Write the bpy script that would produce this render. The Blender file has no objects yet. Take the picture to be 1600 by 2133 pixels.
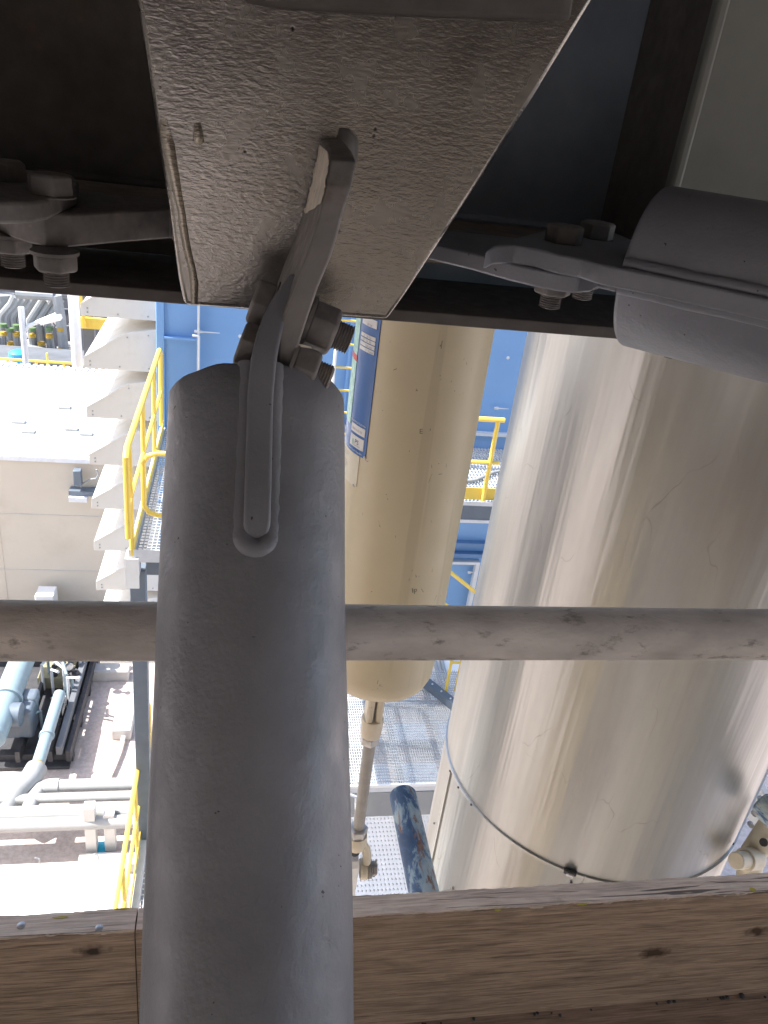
import bpy, bmesh, math, random
from mathutils import Vector, Matrix
random.seed(7)
D = bpy.data; SC = bpy.context.scene
R_ = math.radians

# ------------------------------------------------------------------ camera, sky, sun, exposure
CZ = 14.0; F = 1664.0
CR = Matrix.Rotation(R_(-12), 3, 'Z') @ Matrix.Rotation(R_(90-27), 3, 'X') @ Matrix.Rotation(R_(7.5), 3, 'Z')
cd = D.cameras.new('camera'); cam = D.objects.new('camera', cd); SC.collection.objects.link(cam)
cam.matrix_world = Matrix.Translation((0, 0, CZ)) @ CR.to_4x4()
cd.sensor_fit = 'VERTICAL'; cd.sensor_height = 24; cd.lens = F/2133*24
cd.clip_start = 0.01; cd.clip_end = 1500
SC.camera = cam
SUN = Vector((-0.60, 0.10, 0.80)).normalized()
w = D.worlds.new('World'); SC.world = w; w.use_nodes = True
nt = w.node_tree; bg = nt.nodes['Background']; sky = nt.nodes.new('ShaderNodeTexSky')
sky.sky_type = 'NISHITA'; sky.sun_disc = False
sky.sun_elevation = math.asin(SUN.z); sky.sun_rotation = math.atan2(SUN.x, SUN.y)
sky.dust_density = 2.0; sky.ozone_density = 0.8; sky.air_density = 0.95
nt.links.new(sky.outputs[0], bg.inputs[0]); bg.inputs[1].default_value = 0.14
sl = D.lights.new('sun', 'SUN'); sl.energy = 4.0; sl.angle = R_(0.5); sl.color = (1, 0.975, 0.935)
so = D.objects.new('sun', sl); SC.collection.objects.link(so)
so.rotation_euler = SUN.to_track_quat('Z', 'Y').to_euler()
SC.view_settings.view_transform = 'Standard'; SC.view_settings.look = 'None'
SC.view_settings.exposure = 1.62; SC.view_settings.gamma = 1; SC.view_settings.use_curve_mapping = False

C0 = Vector((0, 0, CZ))
def ray(x, y): return CR @ Vector(((x-800)/F, -(y-1066.5)/F, -1))
def P(x, y, d): return C0 + ray(x, y)*d
def onX(x, y, v): r = ray(x, y); return C0 + r*(v/r.x)
def onY(x, y, v): r = ray(x, y); return C0 + r*(v/r.y)
def onZ(x, y, v): r = ray(x, y); return C0 + r*((v-CZ)/r.z)
V = lambda *a: Vector(a)

# ------------------------------------------------------------------ mesh helpers
def frame(d):
    d = d.normalized(); a = V(0, 0, 1) if abs(d.z) < .9 else V(1, 0, 0)
    u = a.cross(d).normalized(); return u, d.cross(u).normalized()
class MB:
    def __init__(s): s.v = []; s.f = []
    def add(s, vs, fs):
        o = len(s.v); s.v += [Vector(v) for v in vs]; s.f += [[i+o for i in f] for f in fs]; return s
    def box(s, a, b):
        x0, y0, z0 = a; x1, y1, z1 = b
        return s.add([(x0,y0,z0),(x1,y0,z0),(x1,y1,z0),(x0,y1,z0),(x0,y0,z1),(x1,y0,z1),(x1,y1,z1),(x0,y1,z1)],
                     [[0,3,2,1],[4,5,6,7],[0,1,5,4],[1,2,6,5],[2,3,7,6],[3,0,4,7]])
    def beam(s, p, q, wd, h, up=V(0, 0, 1)):
        p, q = Vector(p), Vector(q); d = (q-p).normalized(); r = d.cross(up).normalized()*wd/2; u = r.normalized().cross(d)*h/2
        return s.loft([[p-r-u, p+r-u, p+r+u, p-r+u], [q-r-u, q+r-u, q+r+u, q-r+u]])
    def loft(s, secs, cap=True):
        n = len(secs[0]); vs = [v for c in secs for v in c]; fs = []
        for k in range(len(secs)-1):
            for i in range(n):
                j = (i+1) % n; fs.append([k*n+i, k*n+j, (k+1)*n+j, (k+1)*n+i])
        if cap: fs += [list(range(n))[::-1], [(len(secs)-1)*n+i for i in range(n)]]
        return s.add(vs, fs)
    def prism(s, poly, vec):
        vec = Vector(vec); return s.loft([[Vector(p) for p in poly], [Vector(p)+vec for p in poly]])
    def lathe(s, p, d, prof, n=24, cap=True, ph=0):
        p = Vector(p); d = Vector(d).normalized(); u, v = frame(d)
        return s.loft([[p+d*t+(u*math.cos(ph+i*2*math.pi/n)+v*math.sin(ph+i*2*math.pi/n))*r for i in range(n)] for t, r in prof], cap)
    def cyl(s, p, q, r, r2=None, n=16):
        p, q = Vector(p), Vector(q); return s.lathe(p, q-p, [(0, r), ((q-p).length, r if r2 is None else r2)], n)
    def tube(s, pts, r, n=10):
        pts = [Vector(p) for p in pts]; secs = []; u = None; rs = r if isinstance(r, list) else [r]*len(pts)
        for i, p in enumerate(pts):
            d = (pts[min(i+1, len(pts)-1)]-pts[max(i-1, 0)]).normalized()
            if u is None: u, v = frame(d)
            else: u = (u-d*u.dot(d)).normalized(); v = d.cross(u)
            secs.append([p+(u*math.cos(k*2*math.pi/n)+v*math.sin(k*2*math.pi/n))*rs[i] for k in range(n)])
        return s.loft(secs)
    def hexa(s, p, d, R, h, ph=0):
        c = R*.93
        return s.lathe(p, d, [(0, R*.97), (h*.08, R), (h*.88, R), (h, c*.9)], 6, True, ph)
    def thread(s, p, d, r, L, pitch=.0022):
        pr = [(0, r)]; t = 0
        while t < L-pitch: pr += [(t+pitch*.5, r*.88), (t+pitch, r)]; t += pitch
        pr += [(L, r*.80)]
        return s.lathe(p, d, pr, 20)
    def build(s, name, mat, parent=None, smooth=35, bevel=0, seg=2, root=None):
        me = D.meshes.new(name); base = Vector((0, 0, 0))
        r = parent
        while r is not None:
            base += r.location; r = r.parent
        if parent is None and root is not None: base = Vector(root)
        me.from_pydata([tuple(v-base) for v in s.v], [], s.f)
        bm = bmesh.new(); bm.from_mesh(me); bmesh.ops.recalc_face_normals(bm, faces=bm.faces); bm.to_mesh(me); bm.free()
        me.materials.append(mat)
        me.polygons.foreach_set('use_smooth', [True]*len(me.polygons)); me.set_sharp_from_angle(angle=R_(smooth))
        o = D.objects.new(name, me); SC.collection.objects.link(o)
        if parent is not None: o.parent = parent
        else: o.location = base
        if bevel:
            m = o.modifiers.new('bevel', 'BEVEL'); m.width = bevel; m.segments = seg; m.limit_method = 'ANGLE'; m.angle_limit = R_(30); m.harden_normals = False
        return o
def tag(o, label, cat=None, group=None, kind=None):
    if label: o['label'] = label
    if cat: o['category'] = cat
    if group: o['group'] = group
    if kind: o['kind'] = kind
    return o
def thing(name, loc, label, cat, group=None):
    o = D.objects.new(name, None); SC.collection.objects.link(o); o.location = loc; o.empty_display_size = .1
    return tag(o, label, cat, group)
def copy_tree(o, parent=None):
    c = o.copy(); SC.collection.objects.link(c); c.parent = parent
    for ch in list(o.children):
        copy_tree(ch, c)
    return c

# ------------------------------------------------------------------ materials
def newmat(name):
    m = D.materials.new(name); m.use_nodes = True; n = m.node_tree
    return m, n, n.nodes['Principled BSDF'], n.links
def N(n, t, **k):
    x = n.nodes.new(t)
    for a, b in k.items():
        if a in x.inputs: x.inputs[a].default_value = b
        else: setattr(x, a, b)
    return x
def coords(n, L, scale=(1, 1, 1), rot=(0, 0, 0), src='Object'):
    tc = n.nodes.new('ShaderNodeTexCoord'); mp = n.nodes.new('ShaderNodeMapping')
    mp.inputs['Scale'].default_value = scale; mp.inputs['Rotation'].default_value = rot
    L.new(tc.outputs[src], mp.inputs[0]); return mp.outputs[0]
def noise(n, L, co, sc, det=4, rough=.55, dist=0):
    x = n.nodes.new('ShaderNodeTexNoise'); x.inputs['Scale'].default_value = sc; x.inputs['Detail'].default_value = det
    x.inputs['Roughness'].default_value = rough; x.inputs['Distortion'].default_value = dist; L.new(co, x.inputs[0]); return x.outputs[0]
def ramp(n, L, fac, stops):
    x = n.nodes.new('ShaderNodeValToRGB'); L.new(fac, x.inputs[0]); e = x.color_ramp.elements
    while len(e) < len(stops): e.new(.5)
    for i, (p, c) in enumerate(stops):
        e[i].position = p; e[i].color = (*c, 1) if len(c) == 3 else c
    return x.outputs[0]
def mix(n, L, fac, a, b, bt='MIX'):
    x = n.nodes.new('ShaderNodeMix'); x.data_type = 'RGBA'; x.blend_type = bt
    for s, i in ((fac, 0), (a, 6), (b, 7)):
        if isinstance(s, (float, int)): x.inputs[i].default_value = s
        elif isinstance(s, tuple): x.inputs[i].default_value = (*s, 1)
        else: L.new(s, x.inputs[i])
    return x.outputs[2]
def bump(n, L, b, h, st, dist=.01, prev=None):
    x = n.nodes.new('ShaderNodeBump'); x.inputs['Strength'].default_value = st; x.inputs['Distance'].default_value = dist
    L.new(h, x.inputs['Height'])
    if prev is not None: L.new(prev, x.inputs['Normal'])
    L.new(x.outputs[0], b.inputs['Normal']); return x.outputs[0]
def paint(name, col, rough=.5, var=.15, vs=6, bs=120, bst=.2, bd=.001, dirt=None, ds=20, dth=(.62, .75), metal=0, cs=(1, 1, 1), spec=.5):
    m, n, b, L = newmat(name); co = coords(n, L, cs)
    v = noise(n, L, co, vs, 5)
    lo = tuple(c*(1-var) for c in col); hi = tuple(min(1, c*(1+var)) for c in col)
    c = ramp(n, L, v, [(.3, lo), (.7, hi)])
    if dirt:
        d = ramp(n, L, noise(n, L, co, ds, 6, .65), [(dth[0], (0, 0, 0)), (dth[1], (1, 1, 1))]); c = mix(n, L, d, c, dirt)
    L.new(c, b.inputs['Base Color'])
    b.inputs['Metallic'].default_value = metal; b.inputs['Specular IOR Level'].default_value = spec
    rr = ramp(n, L, noise(n, L, co, vs*3, 4), [(.3, (rough*.8,)*3), (.7, (min(1, rough*1.25),)*3)]); L.new(rr, b.inputs['Roughness'])
    if bst: bump(n, L, b, noise(n, L, co, bs, 3), bst, bd)
    return m

def orange_peel(name, col, runs=False):
    m, n, b, L = newmat(name)
    co = coords(n, L, (1, 1, 2.6)); co2 = coords(n, L)
    v = noise(n, L, co2, 14, 6, .6)
    c = ramp(n, L, v, [(.3, tuple(x*.82 for x in col)), (.7, tuple(x*1.12 for x in col))])
    vo = N(n, 'ShaderNodeTexVoronoi'); vo.inputs['Scale'].default_value = 55; L.new(co2, vo.inputs[0])
    pit = ramp(n, L, vo.outputs['Distance'], [(.05, (1, 1, 1)), (.11, (0, 0, 0))])
    pit = mix(n, L, 1.0, pit, ramp(n, L, noise(n, L, co2, 16, 2), [(.56, (0, 0, 0)), (.60, (1, 1, 1))]), 'MULTIPLY')
    c = mix(n, L, pit, c, (.05, .045, .04)); L.new(c, b.inputs['Base Color']); b.inputs['Metallic'].default_value = .88
    rr = ramp(n, L, noise(n, L, co2, 30, 4), [(.3, (.19,)*3), (.7, (.31,)*3)]); L.new(rr, b.inputs['Roughness'])
    b1 = bump(n, L, b, noise(n, L, co, 110, 3, .5, .3), .24, .0012)
    b2 = bump(n, L, b, noise(n, L, co, 260, 2), .3, .0004, b1)
    bump(n, L, b, pit, .4, -.0008, b2)
    return m
GREYP = (.235, .225, .225)
M = {}
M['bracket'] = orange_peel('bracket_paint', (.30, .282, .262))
M['run'] = orange_peel('paint_run', (.24, .215, .18))
def strut_mat():
    m, n, b, L = newmat('brace_paint'); co = coords(n, L); cs = coords(n, L, (1, .6, .6))
    c = ramp(n, L, noise(n, L, co, 9, 6, .6), [(.3, (.180, .188, .214)), (.7, (.26, .27, .302))])
    pit = ramp(n, L, noise(n, L, co, 140, 2), [(.735, (0, 0, 0)), (.76, (1, 1, 1))]); c = mix(n, L, pit, c, (.05, .045, .045))
    # short pale fibres caught in the paint
    w1 = N(n, 'ShaderNodeTexVoronoi', feature='DISTANCE_TO_EDGE'); w1.inputs['Scale'].default_value = 60
    d = mix(n, L, .06, co, n.nodes.new('ShaderNodeTexNoise').outputs[1], 'ADD')
    nn = [x for x in n.nodes if x.type == 'TEX_NOISE'][-1]; nn.inputs['Scale'].default_value = 40; L.new(co, nn.inputs[0]); L.new(d, w1.inputs[0])
    ln = ramp(n, L, w1.outputs[0], [(.0, (1, 1, 1)), (.012, (0, 0, 0))])
    msk = ramp(n, L, noise(n, L, co, 22, 3), [(.60, (0, 0, 0)), (.68, (.45, .45, .45))])
    f = mix(n, L, 1.0, ln, msk, 'MULTIPLY'); c = mix(n, L, f, c, (.36, .33, .29))
    L.new(c, b.inputs['Base Color'])
    rr = ramp(n, L, noise(n, L, co, 35, 4), [(.3, (.42,)*3), (.7, (.60,)*3)]); L.new(rr, b.inputs['Roughness'])
    b.inputs['Metallic'].default_value = .25
    b1 = bump(n, L, b, noise(n, L, co, 48, 4), .5, .0026)
    bump(n, L, b, noise(n, L, co, 330, 3), .45, .0007, b1)
    return m
M['strut'] = strut_mat()
M['lug'] = paint('lug_paint', (.165, .155, .148), .5, .2, 25, 260, .35, .0008, (.11, .08, .06), 14, (.6, .75))
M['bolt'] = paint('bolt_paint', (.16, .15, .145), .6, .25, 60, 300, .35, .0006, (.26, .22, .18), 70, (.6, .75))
M['peel'] = paint('bare_primer', (.62, .56, .47), .75, .2, 70, 220, .6, .001, (.32, .22, .14), 120, (.62, .68))
M['bluegrey'] = paint('blue_grey_paint', (.21, .25, .30), .6, .16, 12, 200, .25, .0008)
M['darkbrown'] = paint('dark_brown_shade', (.065, .055, .048), .75, .25, 14, 200, .3, .001, (.15, .08, .045), 9, (.55, .8))  # dark tone carries the missing light on the left web
M['dusty'] = paint('dusty_flange', (.20, .165, .135), .7, .3, 18, 260, .4, .001, (.11, .12, .13), 14, (.5, .65))
M['lipdark'] = paint('dark_lip_and_shade', (.10, .088, .082), .7, .2, 20, 260, .3, .001)  # flange lip colour, also the painted shadow at the bracket top
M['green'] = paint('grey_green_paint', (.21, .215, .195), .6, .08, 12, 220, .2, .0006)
M['galv'] = paint('galvanised_tube', (.66, .615, .575), .62, .26, 26, 260, .7, .0014, (.30, .275, .25), 60, (.58, .68), cs=(.45, 1, 1))
M['beige'] = paint('beige_can_paint', (.57, .50, .335), .42, .05, 5, 200, .1, .0005, (.30, .27, .21), 26, (.69, .76))
def can_mat():
    m, n, b, L = newmat('beige_can_paint'); co = coords(n, L)
    c = ramp(n, L, noise(n, L, co, 4, 6, .6), [(.3, (.54, .47, .315)), (.7, (.60, .53, .37))])
    stk = ramp(n, L, noise(n, L, coords(n, L, (1, 1, .035)), 26, 4, .6), [(.60, (0, 0, 0)), (.66, (.35, .35, .35))]); c = mix(n, L, stk, c, (.40, .34, .23))
    d1 = ramp(n, L, noise(n, L, co, 34, 5, .7), [(.68, (0, 0, 0)), (.72, (.7, .7, .7))]); c = mix(n, L, d1, c, (.26, .22, .16))
    d2 = ramp(n, L, noise(n, L, coords(n, L, (1, 1, .35), (.4, .2, .5)), 60, 2, .5, 2), [(.735, (0, 0, 0)), (.745, (.8, .8, .8))]); c = mix(n, L, d2, c, (.20, .17, .12))
    L.new(c, b.inputs['Base Color']); rr = ramp(n, L, noise(n, L, co, 12, 4), [(.3, (.36,)*3), (.7, (.52,)*3)]); L.new(rr, b.inputs['Roughness'])
    bump(n, L, b, noise(n, L, co, 160, 3), .12, .0005); return m
M['beige'] = can_mat()
M['beige2'] = paint('beige_fitting_paint', (.58, .52, .40), .45, .08, 20, 200, .2, .0005, (.3, .27, .21), 60, (.66, .75))
M['rod'] = paint('rod_grey', (.30, .29, .27), .45, .12, 30, 300, .2, .0005)
M['nut'] = paint('zinc_nut', (.46, .46, .46), .4, .15, 60, 300, .2, .0004, metal=.4)
M['yellow'] = paint('safety_yellow', (.82, .58, .10), .4, .06, 6, 100, .1, .001)
M['white'] = paint('white_paint', (.80, .80, .78), .5, .05, 3, 60, .1, .002)
M['hood'] = paint('hood_white', (.62, .595, .55), .6, .04, 2, 60, .1, .002, (.50, .47, .42), 3, (.52, .8))
M['blue'] = paint('casing_blue', (.165, .325, .59), .5, .06, .9, 30, .1, .004, (.20, .36, .60), 3, (.6, .8))
M['bluedk'] = paint('casing_blue_deep', (.10, .20, .38), .45, .08, 2, 30, .1, .004)
M['steelblue'] = paint('column_blue_grey', (.125, .155, .19), .5, .08, 5, 60, .1, .002)
M['grat'] = paint('grating_zinc', (.52, .54, .55), .5, .12, 8, 60, .1, .001, metal=.2)
M['ltsteel'] = paint('light_zinc', (.62, .64, .66), .5, .08, 8, 60, .1, .001)
M['facade'] = paint('facade_beige', (.54, .485, .40), .75, .04, .4, 20, .1, .004, (.46, .40, .32), .9, (.5, .85))
M['offwhite'] = paint('offwhite_pipe', (.36, .36, .345), .5, .06, 3, 60, .1, .002)
M['roof'] = paint('roof_white', (.80, .77, .72), .7, .05, .6, 20, .1, .004)
M['pipegrey'] = paint('lagging_grey', (.30, .31, .31), .55, .15, 1.5, 20, .2, .01)
M['rackdark'] = paint('rack_steel', (.13, .14, .155), .6, .2, 1, 20, .1, .01)
M['valveblue'] = paint('valve_blue', (.04, .30, .68), .45, .1, 5, 40, .1, .002)
M['ductblue'] = paint('pale_blue_pipe', (.24, .32, .355), .5, .06, 3, 40, .1, .003)
M['darkeq'] = paint('dark_equipment', (.045, .045, .05), .6, .3, 4, 40, .2, .004)
M['conc'] = paint('concrete', (.50, .48, .45), .85, .08, 4, 60, .2, .003)
M['black'] = paint('black_rubber', (.02, .02, .02), .5, .1, 30, 100, .1, .001)
M['deck'] = paint('shade_deck', (.50, .47, .44), .7, .15, 3, 40, .1, .002)  # kept pale so the added deck bounces fill onto upward faces

def ground_mat():
    m, n, b, L = newmat('paving'); co = coords(n, L)
    c = ramp(n, L, noise(n, L, co, .7, 6, .6), [(.3, (.49, .41, .355)), (.7, (.59, .50, .44))])
    c = mix(n, L, .35, c, ramp(n, L, noise(n, L, co, 9, 6, .7), [(.4, (.30, .24, .22)), (.6, (.62, .55, .52))]))
    st = ramp(n, L, noise(n, L, co, 2.6, 6, .7), [(.62, (0, 0, 0)), (.7, (1, 1, 1))]); c = mix(n, L, mix(n, L, .5, st, (0, 0, 0)), c, (.62, .56, .5))
    L.new(c, b.inputs['Base Color']); b.inputs['Roughness'].default_value = .9; bump(n, L, b, noise(n, L, co, 30, 4), .2, .01); return m
M['ground'] = ground_mat()

def wood_mat(name, col, knots=(), edge=False):
    m, n, b, L = newmat(name)
    co = coords(n, L, (2.2, 17, 17)); co2 = coords(n, L); cf = coords(n, L, (5, 130, 130)); 
    g = noise(n, L, co, 3.2, 6, .65, 1.2); fine = noise(n, L, cf, 3, 3, .6, .3)
    c = ramp(n, L, g, [(.25, tuple(x*.62 for x in col)), (.5, col), (.75, tuple(min(1, x*1.28) for x in col))])
    ff = ramp(n, L, fine, [(.38, (.42, .40, .38)), (.58, (1, 1, 1))]); c = mix(n, L, .35 if edge else .55, c, mix(n, L, 1.0, c, ff, 'MULTIPLY'))
    crk = ramp(n, L, noise(n, L, coords(n, L, (2.2, 75, 75)), 3, 2, .5, .6), [(.33, (1, 1, 1)), (.37, (0, 0, 0))])
    c = mix(n, L, crk if edge else mix(n, L, .75, crk, (0, 0, 0)), c, tuple(x*.25 for x in col))
    st = ramp(n, L, noise(n, L, co2, 9, 5), [(.58, (0, 0, 0)), (.75, (.6, .6, .6))]); c = mix(n, L, st, c, tuple(x*.55 for x in col))
    tc = [x for x in n.nodes if x.type == 'TEX_COORD'][0]
    for kx, ky, kz, r, kc in knots:
        s = N(n, 'ShaderNodeVectorMath', operation='SUBTRACT'); L.new(tc.outputs['Object'], s.inputs[0]); s.inputs[1].default_value = (kx, ky, kz)
        nz = N(n, 'ShaderNodeTexNoise'); nz.inputs['Scale'].default_value = 60; L.new(tc.outputs['Object'], nz.inputs[0])
        sc = N(n, 'ShaderNodeVectorMath', operation='MULTIPLY'); sc.inputs[1].default_value = (.55/r, 0.8/r, 1/r); L.new(s.outputs[0], sc.inputs[0])
        ln = N(n, 'ShaderNodeVectorMath', operation='LENGTH'); L.new(sc.outputs[0], ln.inputs[0])
        ad = N(n, 'ShaderNodeMath', operation='MULTIPLY_ADD'); L.new(nz.outputs[0], ad.inputs[0]); ad.inputs[1].default_value = 1.6; L.new(ln.outputs['Value'], ad.inputs[2])
        k = ramp(n, L, ad.outputs[0], [(.0, (1, 1, 1)), (.999, (0, 0, 0))])
        dv = N(n, 'ShaderNodeMath', operation='MULTIPLY'); L.new(ad.outputs[0], dv.inputs[0]); dv.inputs[1].default_value = .5
        k = ramp(n, L, dv.outputs[0], [(.62, (1, 1, 1)), (.95, (0, 0, 0))]); c = mix(n, L, k, c, kc)
    L.new(c, b.inputs['Base Color']); b.inputs['Roughness'].default_value = .85
    b1 = bump(n, L, b, fine, .5, .0015); bump(n, L, b, crk, .8, -.003, b1)
    return m
def alu_mat():
    m, n, b, L = newmat('aluminium_cladding'); co = coords(n, L, (1, 1, .06)); co2 = coords(n, L)
    v = noise(n, L, co, 5, 5, .6); c = ramp(n, L, v, [(.3, (.32, .32, .305)), (.7, (.44, .44, .42))])
    stn = ramp(n, L, noise(n, L, coords(n, L, (1, 1, .18)), 7, 5, .6), [(.45, (0, 0, 0)), (.75, (.55, .55, .55))]); c = mix(n, L, stn, c, (.29, .275, .265))
    sc = N(n, 'ShaderNodeTexVoronoi', feature='DISTANCE_TO_EDGE'); sc.inputs['Scale'].default_value = 3.5
    cc = coords(n, L, (1.3, 1.3, .5)); nz = N(n, 'ShaderNodeTexNoise'); nz.inputs['Scale'].default_value = 8; L.new(cc, nz.inputs[0])
    L.new(mix(n, L, .15, cc, nz.outputs[1]), sc.inputs[0])
    ln = ramp(n, L, sc.outputs[0], [(0, (1, 1, 1)), (.006, (0, 0, 0))])
    mk = ramp(n, L, noise(n, L, co2, 5, 3), [(.56, (0, 0, 0)), (.64, (.7, .7, .7))]); c = mix(n, L, mix(n, L, 1.0, ln, mk, 'MULTIPLY'), c, (.25, .24, .22))
    L.new(c, b.inputs['Base Color']); b.inputs['Metallic'].default_value = .85
    rr = ramp(n, L, noise(n, L, coords(n, L, (1, 1, .12)), 9, 5), [(.3, (.31,)*3), (.7, (.45,)*3)]); L.new(rr, b.inputs['Roughness'])
    b1 = bump(n, L, b, noise(n, L, coords(n, L, (1, 1, .05)), 5.5, 4), .38, .03)
    b2 = bump(n, L, b, noise(n, L, coords(n, L, (1, 1, .02)), 60, 3), .1, .002, b1)
    return m
M['alu'] = alu_mat()
def rusty_blue():
    m, n, b, L = newmat('rusty_blue_paint'); co = coords(n, L, (1, .5, 1))
    c = ramp(n, L, noise(n, L, co, 26, 6, .65, .4), [(.38, (.03, .07, .15)), (.47, (.05, .11, .22)), (.52, (.25, .34, .40)), (.62, (.38, .46, .48))])
    r = ramp(n, L, noise(n, L, co, 17, 6, .7, .5), [(.55, (0, 0, 0)), (.60, (1, 1, 1))]); c = mix(n, L, r, c, ramp(n, L, noise(n, L, co, 70, 4), [(.3, (.14, .055, .03)), (.7, (.33, .22, .16))]))
    L.new(c, b.inputs['Base Color']); b.inputs['Roughness'].default_value = .65; bump(n, L, b, noise(n, L, co, 90, 4), .5, .0015); return m
M['rustblue'] = rusty_blue()
def flat(name, col, rough=.5): return paint(name, col, rough, .04, 20, 100, 0)
M['lblblue'] = paint('label_blue', (.028, .125, .37), .35, .06, 20, 100, 0, dirt=(.3, .38, .55), ds=45, dth=(.72, .78))
M['lblwhite'] = flat('label_white', (.68, .68, .66)); M['lblgreen'] = paint('label_scale', (.30, .58, .50), .4, .3, 90, 100, 0)
M['lblred'] = flat('label_red', (.6, .05, .05)); M['ink'] = flat('ink_grey', (.25, .26, .30)); M['inkblue'] = flat('ink_blue', (.04, .07, .2)); M['inkgreen'] = flat('ink_green', (.2, .5, .35))
M['paper'] = paint('paper_tag', (.66, .62, .49), .6, .05, 20, 100, 0)
M['mark'] = flat('pencil_mark', (.16, .14, .11), .8)

# ------------------------------------------------------------------ ground
g = MB().box((-250, -200, -.2), (250, 400, 0)).build('ground', M['ground']); tag(g, 'pale reddish paved plant yard', None, None, 'structure')

# ------------------------------------------------------------------ unseen deck, beam and walls added for shade and duct reflections
t = thing('shade_deck', (0, 0, 15.5), 'unseen steel floor deck added overhead to shade the brackets and scaffold', 'deck')
MB().box((-4.5, -9, 16.2), (6.5, 3.4, 16.3)).build('floor_plate', M['deck'], t)
t3 = thing('shade_beam', (0, .1, 14.45), 'dark beam added above the viewer, out of the picture, to shade the bracket top', 'beam')  # added to keep sky light off the upper bracket
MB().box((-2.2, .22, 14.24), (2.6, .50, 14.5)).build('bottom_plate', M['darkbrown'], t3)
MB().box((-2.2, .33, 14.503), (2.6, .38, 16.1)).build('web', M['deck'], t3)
MB().box((-4.5, -4.6, 13.75), (6.5, -4.5, 16.1)).build('rear_sky_blocker', M['darkbrown'], t)  # added dark wall that blocks the sky behind the viewer
MB().box((-4.6, -4.5, 12.9), (-4.5, 3.4, 16.15)).build('side_sky_blocker', M['deck'], t)  # added wall that cuts sky light from the left
o = MB().cyl((-3.9, 3.6, 0), (-3.9, 3.6, 12.3), 1.4, n=48).build('reflected_dark_cylinder', M['rackdark'], root=(-3.9, 3.6, 0)); tag(o, 'dark upright cylinder added out of the picture on the left for a dark band in the duct', 'tank')  # added only for the dark band it reflects in the duct
o = MB().box((-16, -34, 0), (-12, -4.2, 12)).build('reflected_block', M['facade'], root=(-12, -4.2, 0)); tag(o, 'plain beige block added behind the viewer on the left to grey the duct reflection', 'building')  # added to grey the middle of the duct's reflection
t3 = thing('reflected_rear_wall', (5, -7, 0), 'tall wall added behind the viewer on the right to darken the duct reflection', 'casing')  # added wall, darkens what the duct reflects on its right
MB().box((-.2, -9, 0), (9.5, -6.5, 16.1)).build('wall_panel', M['facade'], t3)
for x in (-.9, -.45): MB().cyl(V(x, -5.5, 0), V(x, -5.5, 15.4), .09, n=14).build('reflected_pole', M['rackdark'], t3)  # added uprights for the duct to mirror
for x in (-.2, 1.5, 3.2, 4.9): MB().box((x, -4.4, 15.2), (x+.16, 3.35, 16.197)).build('joist', M['deck'], t)
for x in (-3.5, -1.5): MB().box((x-.08, -9, 15.2), (x+.08, 3.36, 16.197)).build('joist', M['deck'], t)

# ------------------------------------------------------------------ steel beam behind the bracket
ZP = 13.876
t = thing('steel_beam', (0, 1.07, 13.77), 'long dark steel I beam crossing behind the tapered bracket, its lower edge against the light', 'beam')
MB().box((-2.5, 1.07, 13.797), (.10, 1.085, 14.9)).build('web', M['darkbrown'], t)  # dark brown stands in for the unlit part of the web
MB().box((.103, 1.071, 13.797), (.62, 1.086, 14.9)).build('web', M['bluegrey'], t)['label'] = 'blue grey painted web'
MB().box((-2.5, .885, 13.782), (2.5, 1.25, 13.7955)).build('bottom_flange', M['lipdark'], t, bevel=.0015)
MB().box((-2.5, .80, 14.9), (2.5, 1.3, 14.93)).build('top_flange', M['darkbrown'], t)
MB().box((-2.5, .93, ZP-.012), (-.06, 1.0695, ZP)).build('stiffener', M['dusty'], t)
MB().box((.165, .80, ZP-.012), (.50, 1.0705, ZP)).build('stiffener', M['dusty'], t)
MB().tube([(.10, 1.066, ZP+.003), (.5, 1.066, ZP+.003)], .006, 8).build('weld_seam', M['bluegrey'], t)
MB().tube([(-1.5, 1.066, ZP+.003), (-.05, 1.066, ZP+.003)], .006, 8).build('weld_seam', M['darkbrown'], t)

# right column
t = thing('box_column', (.8, .9, 12.0), 'smooth grey green painted box column rising at the upper right corner behind the brace', 'column')
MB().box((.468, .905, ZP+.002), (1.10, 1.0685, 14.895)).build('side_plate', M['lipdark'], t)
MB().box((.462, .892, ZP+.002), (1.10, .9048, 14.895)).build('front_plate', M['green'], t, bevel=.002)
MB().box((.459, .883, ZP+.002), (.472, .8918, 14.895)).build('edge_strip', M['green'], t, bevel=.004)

# ------------------------------------------------------------------ tapered bracket
YB = .70
def pl(x, y, Y=YB): return onY(x, y, Y)
t = thing('tapered_bracket', tuple(pl(600, 650)), 'broad light grey tapered steel bracket with orange peel paint at the top centre', 'bracket')
TL, TR, BR, BL = pl(262, -160), pl(1296, -100), pl(806, 668), pl(384, 636)
edgeR = [pl(1296, -100), pl(1180, 92), pl(1120, 190), pl(1000, 378), pl(900, 530), pl(846, 612), pl(808, 666)]
edgeL = [pl(262, -160), pl(300, 95), pl(333, 320), pl(352, 430), pl(360, 500), pl(372, 580), pl(384, 636)]
poly = edgeL + edgeR[::-1]
rows = list(zip(edgeL, edgeR))
bd = MB().prism(poly, V(0, .13, 0)).build('body', M['bracket'], t, bevel=.004, seg=3)
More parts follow.
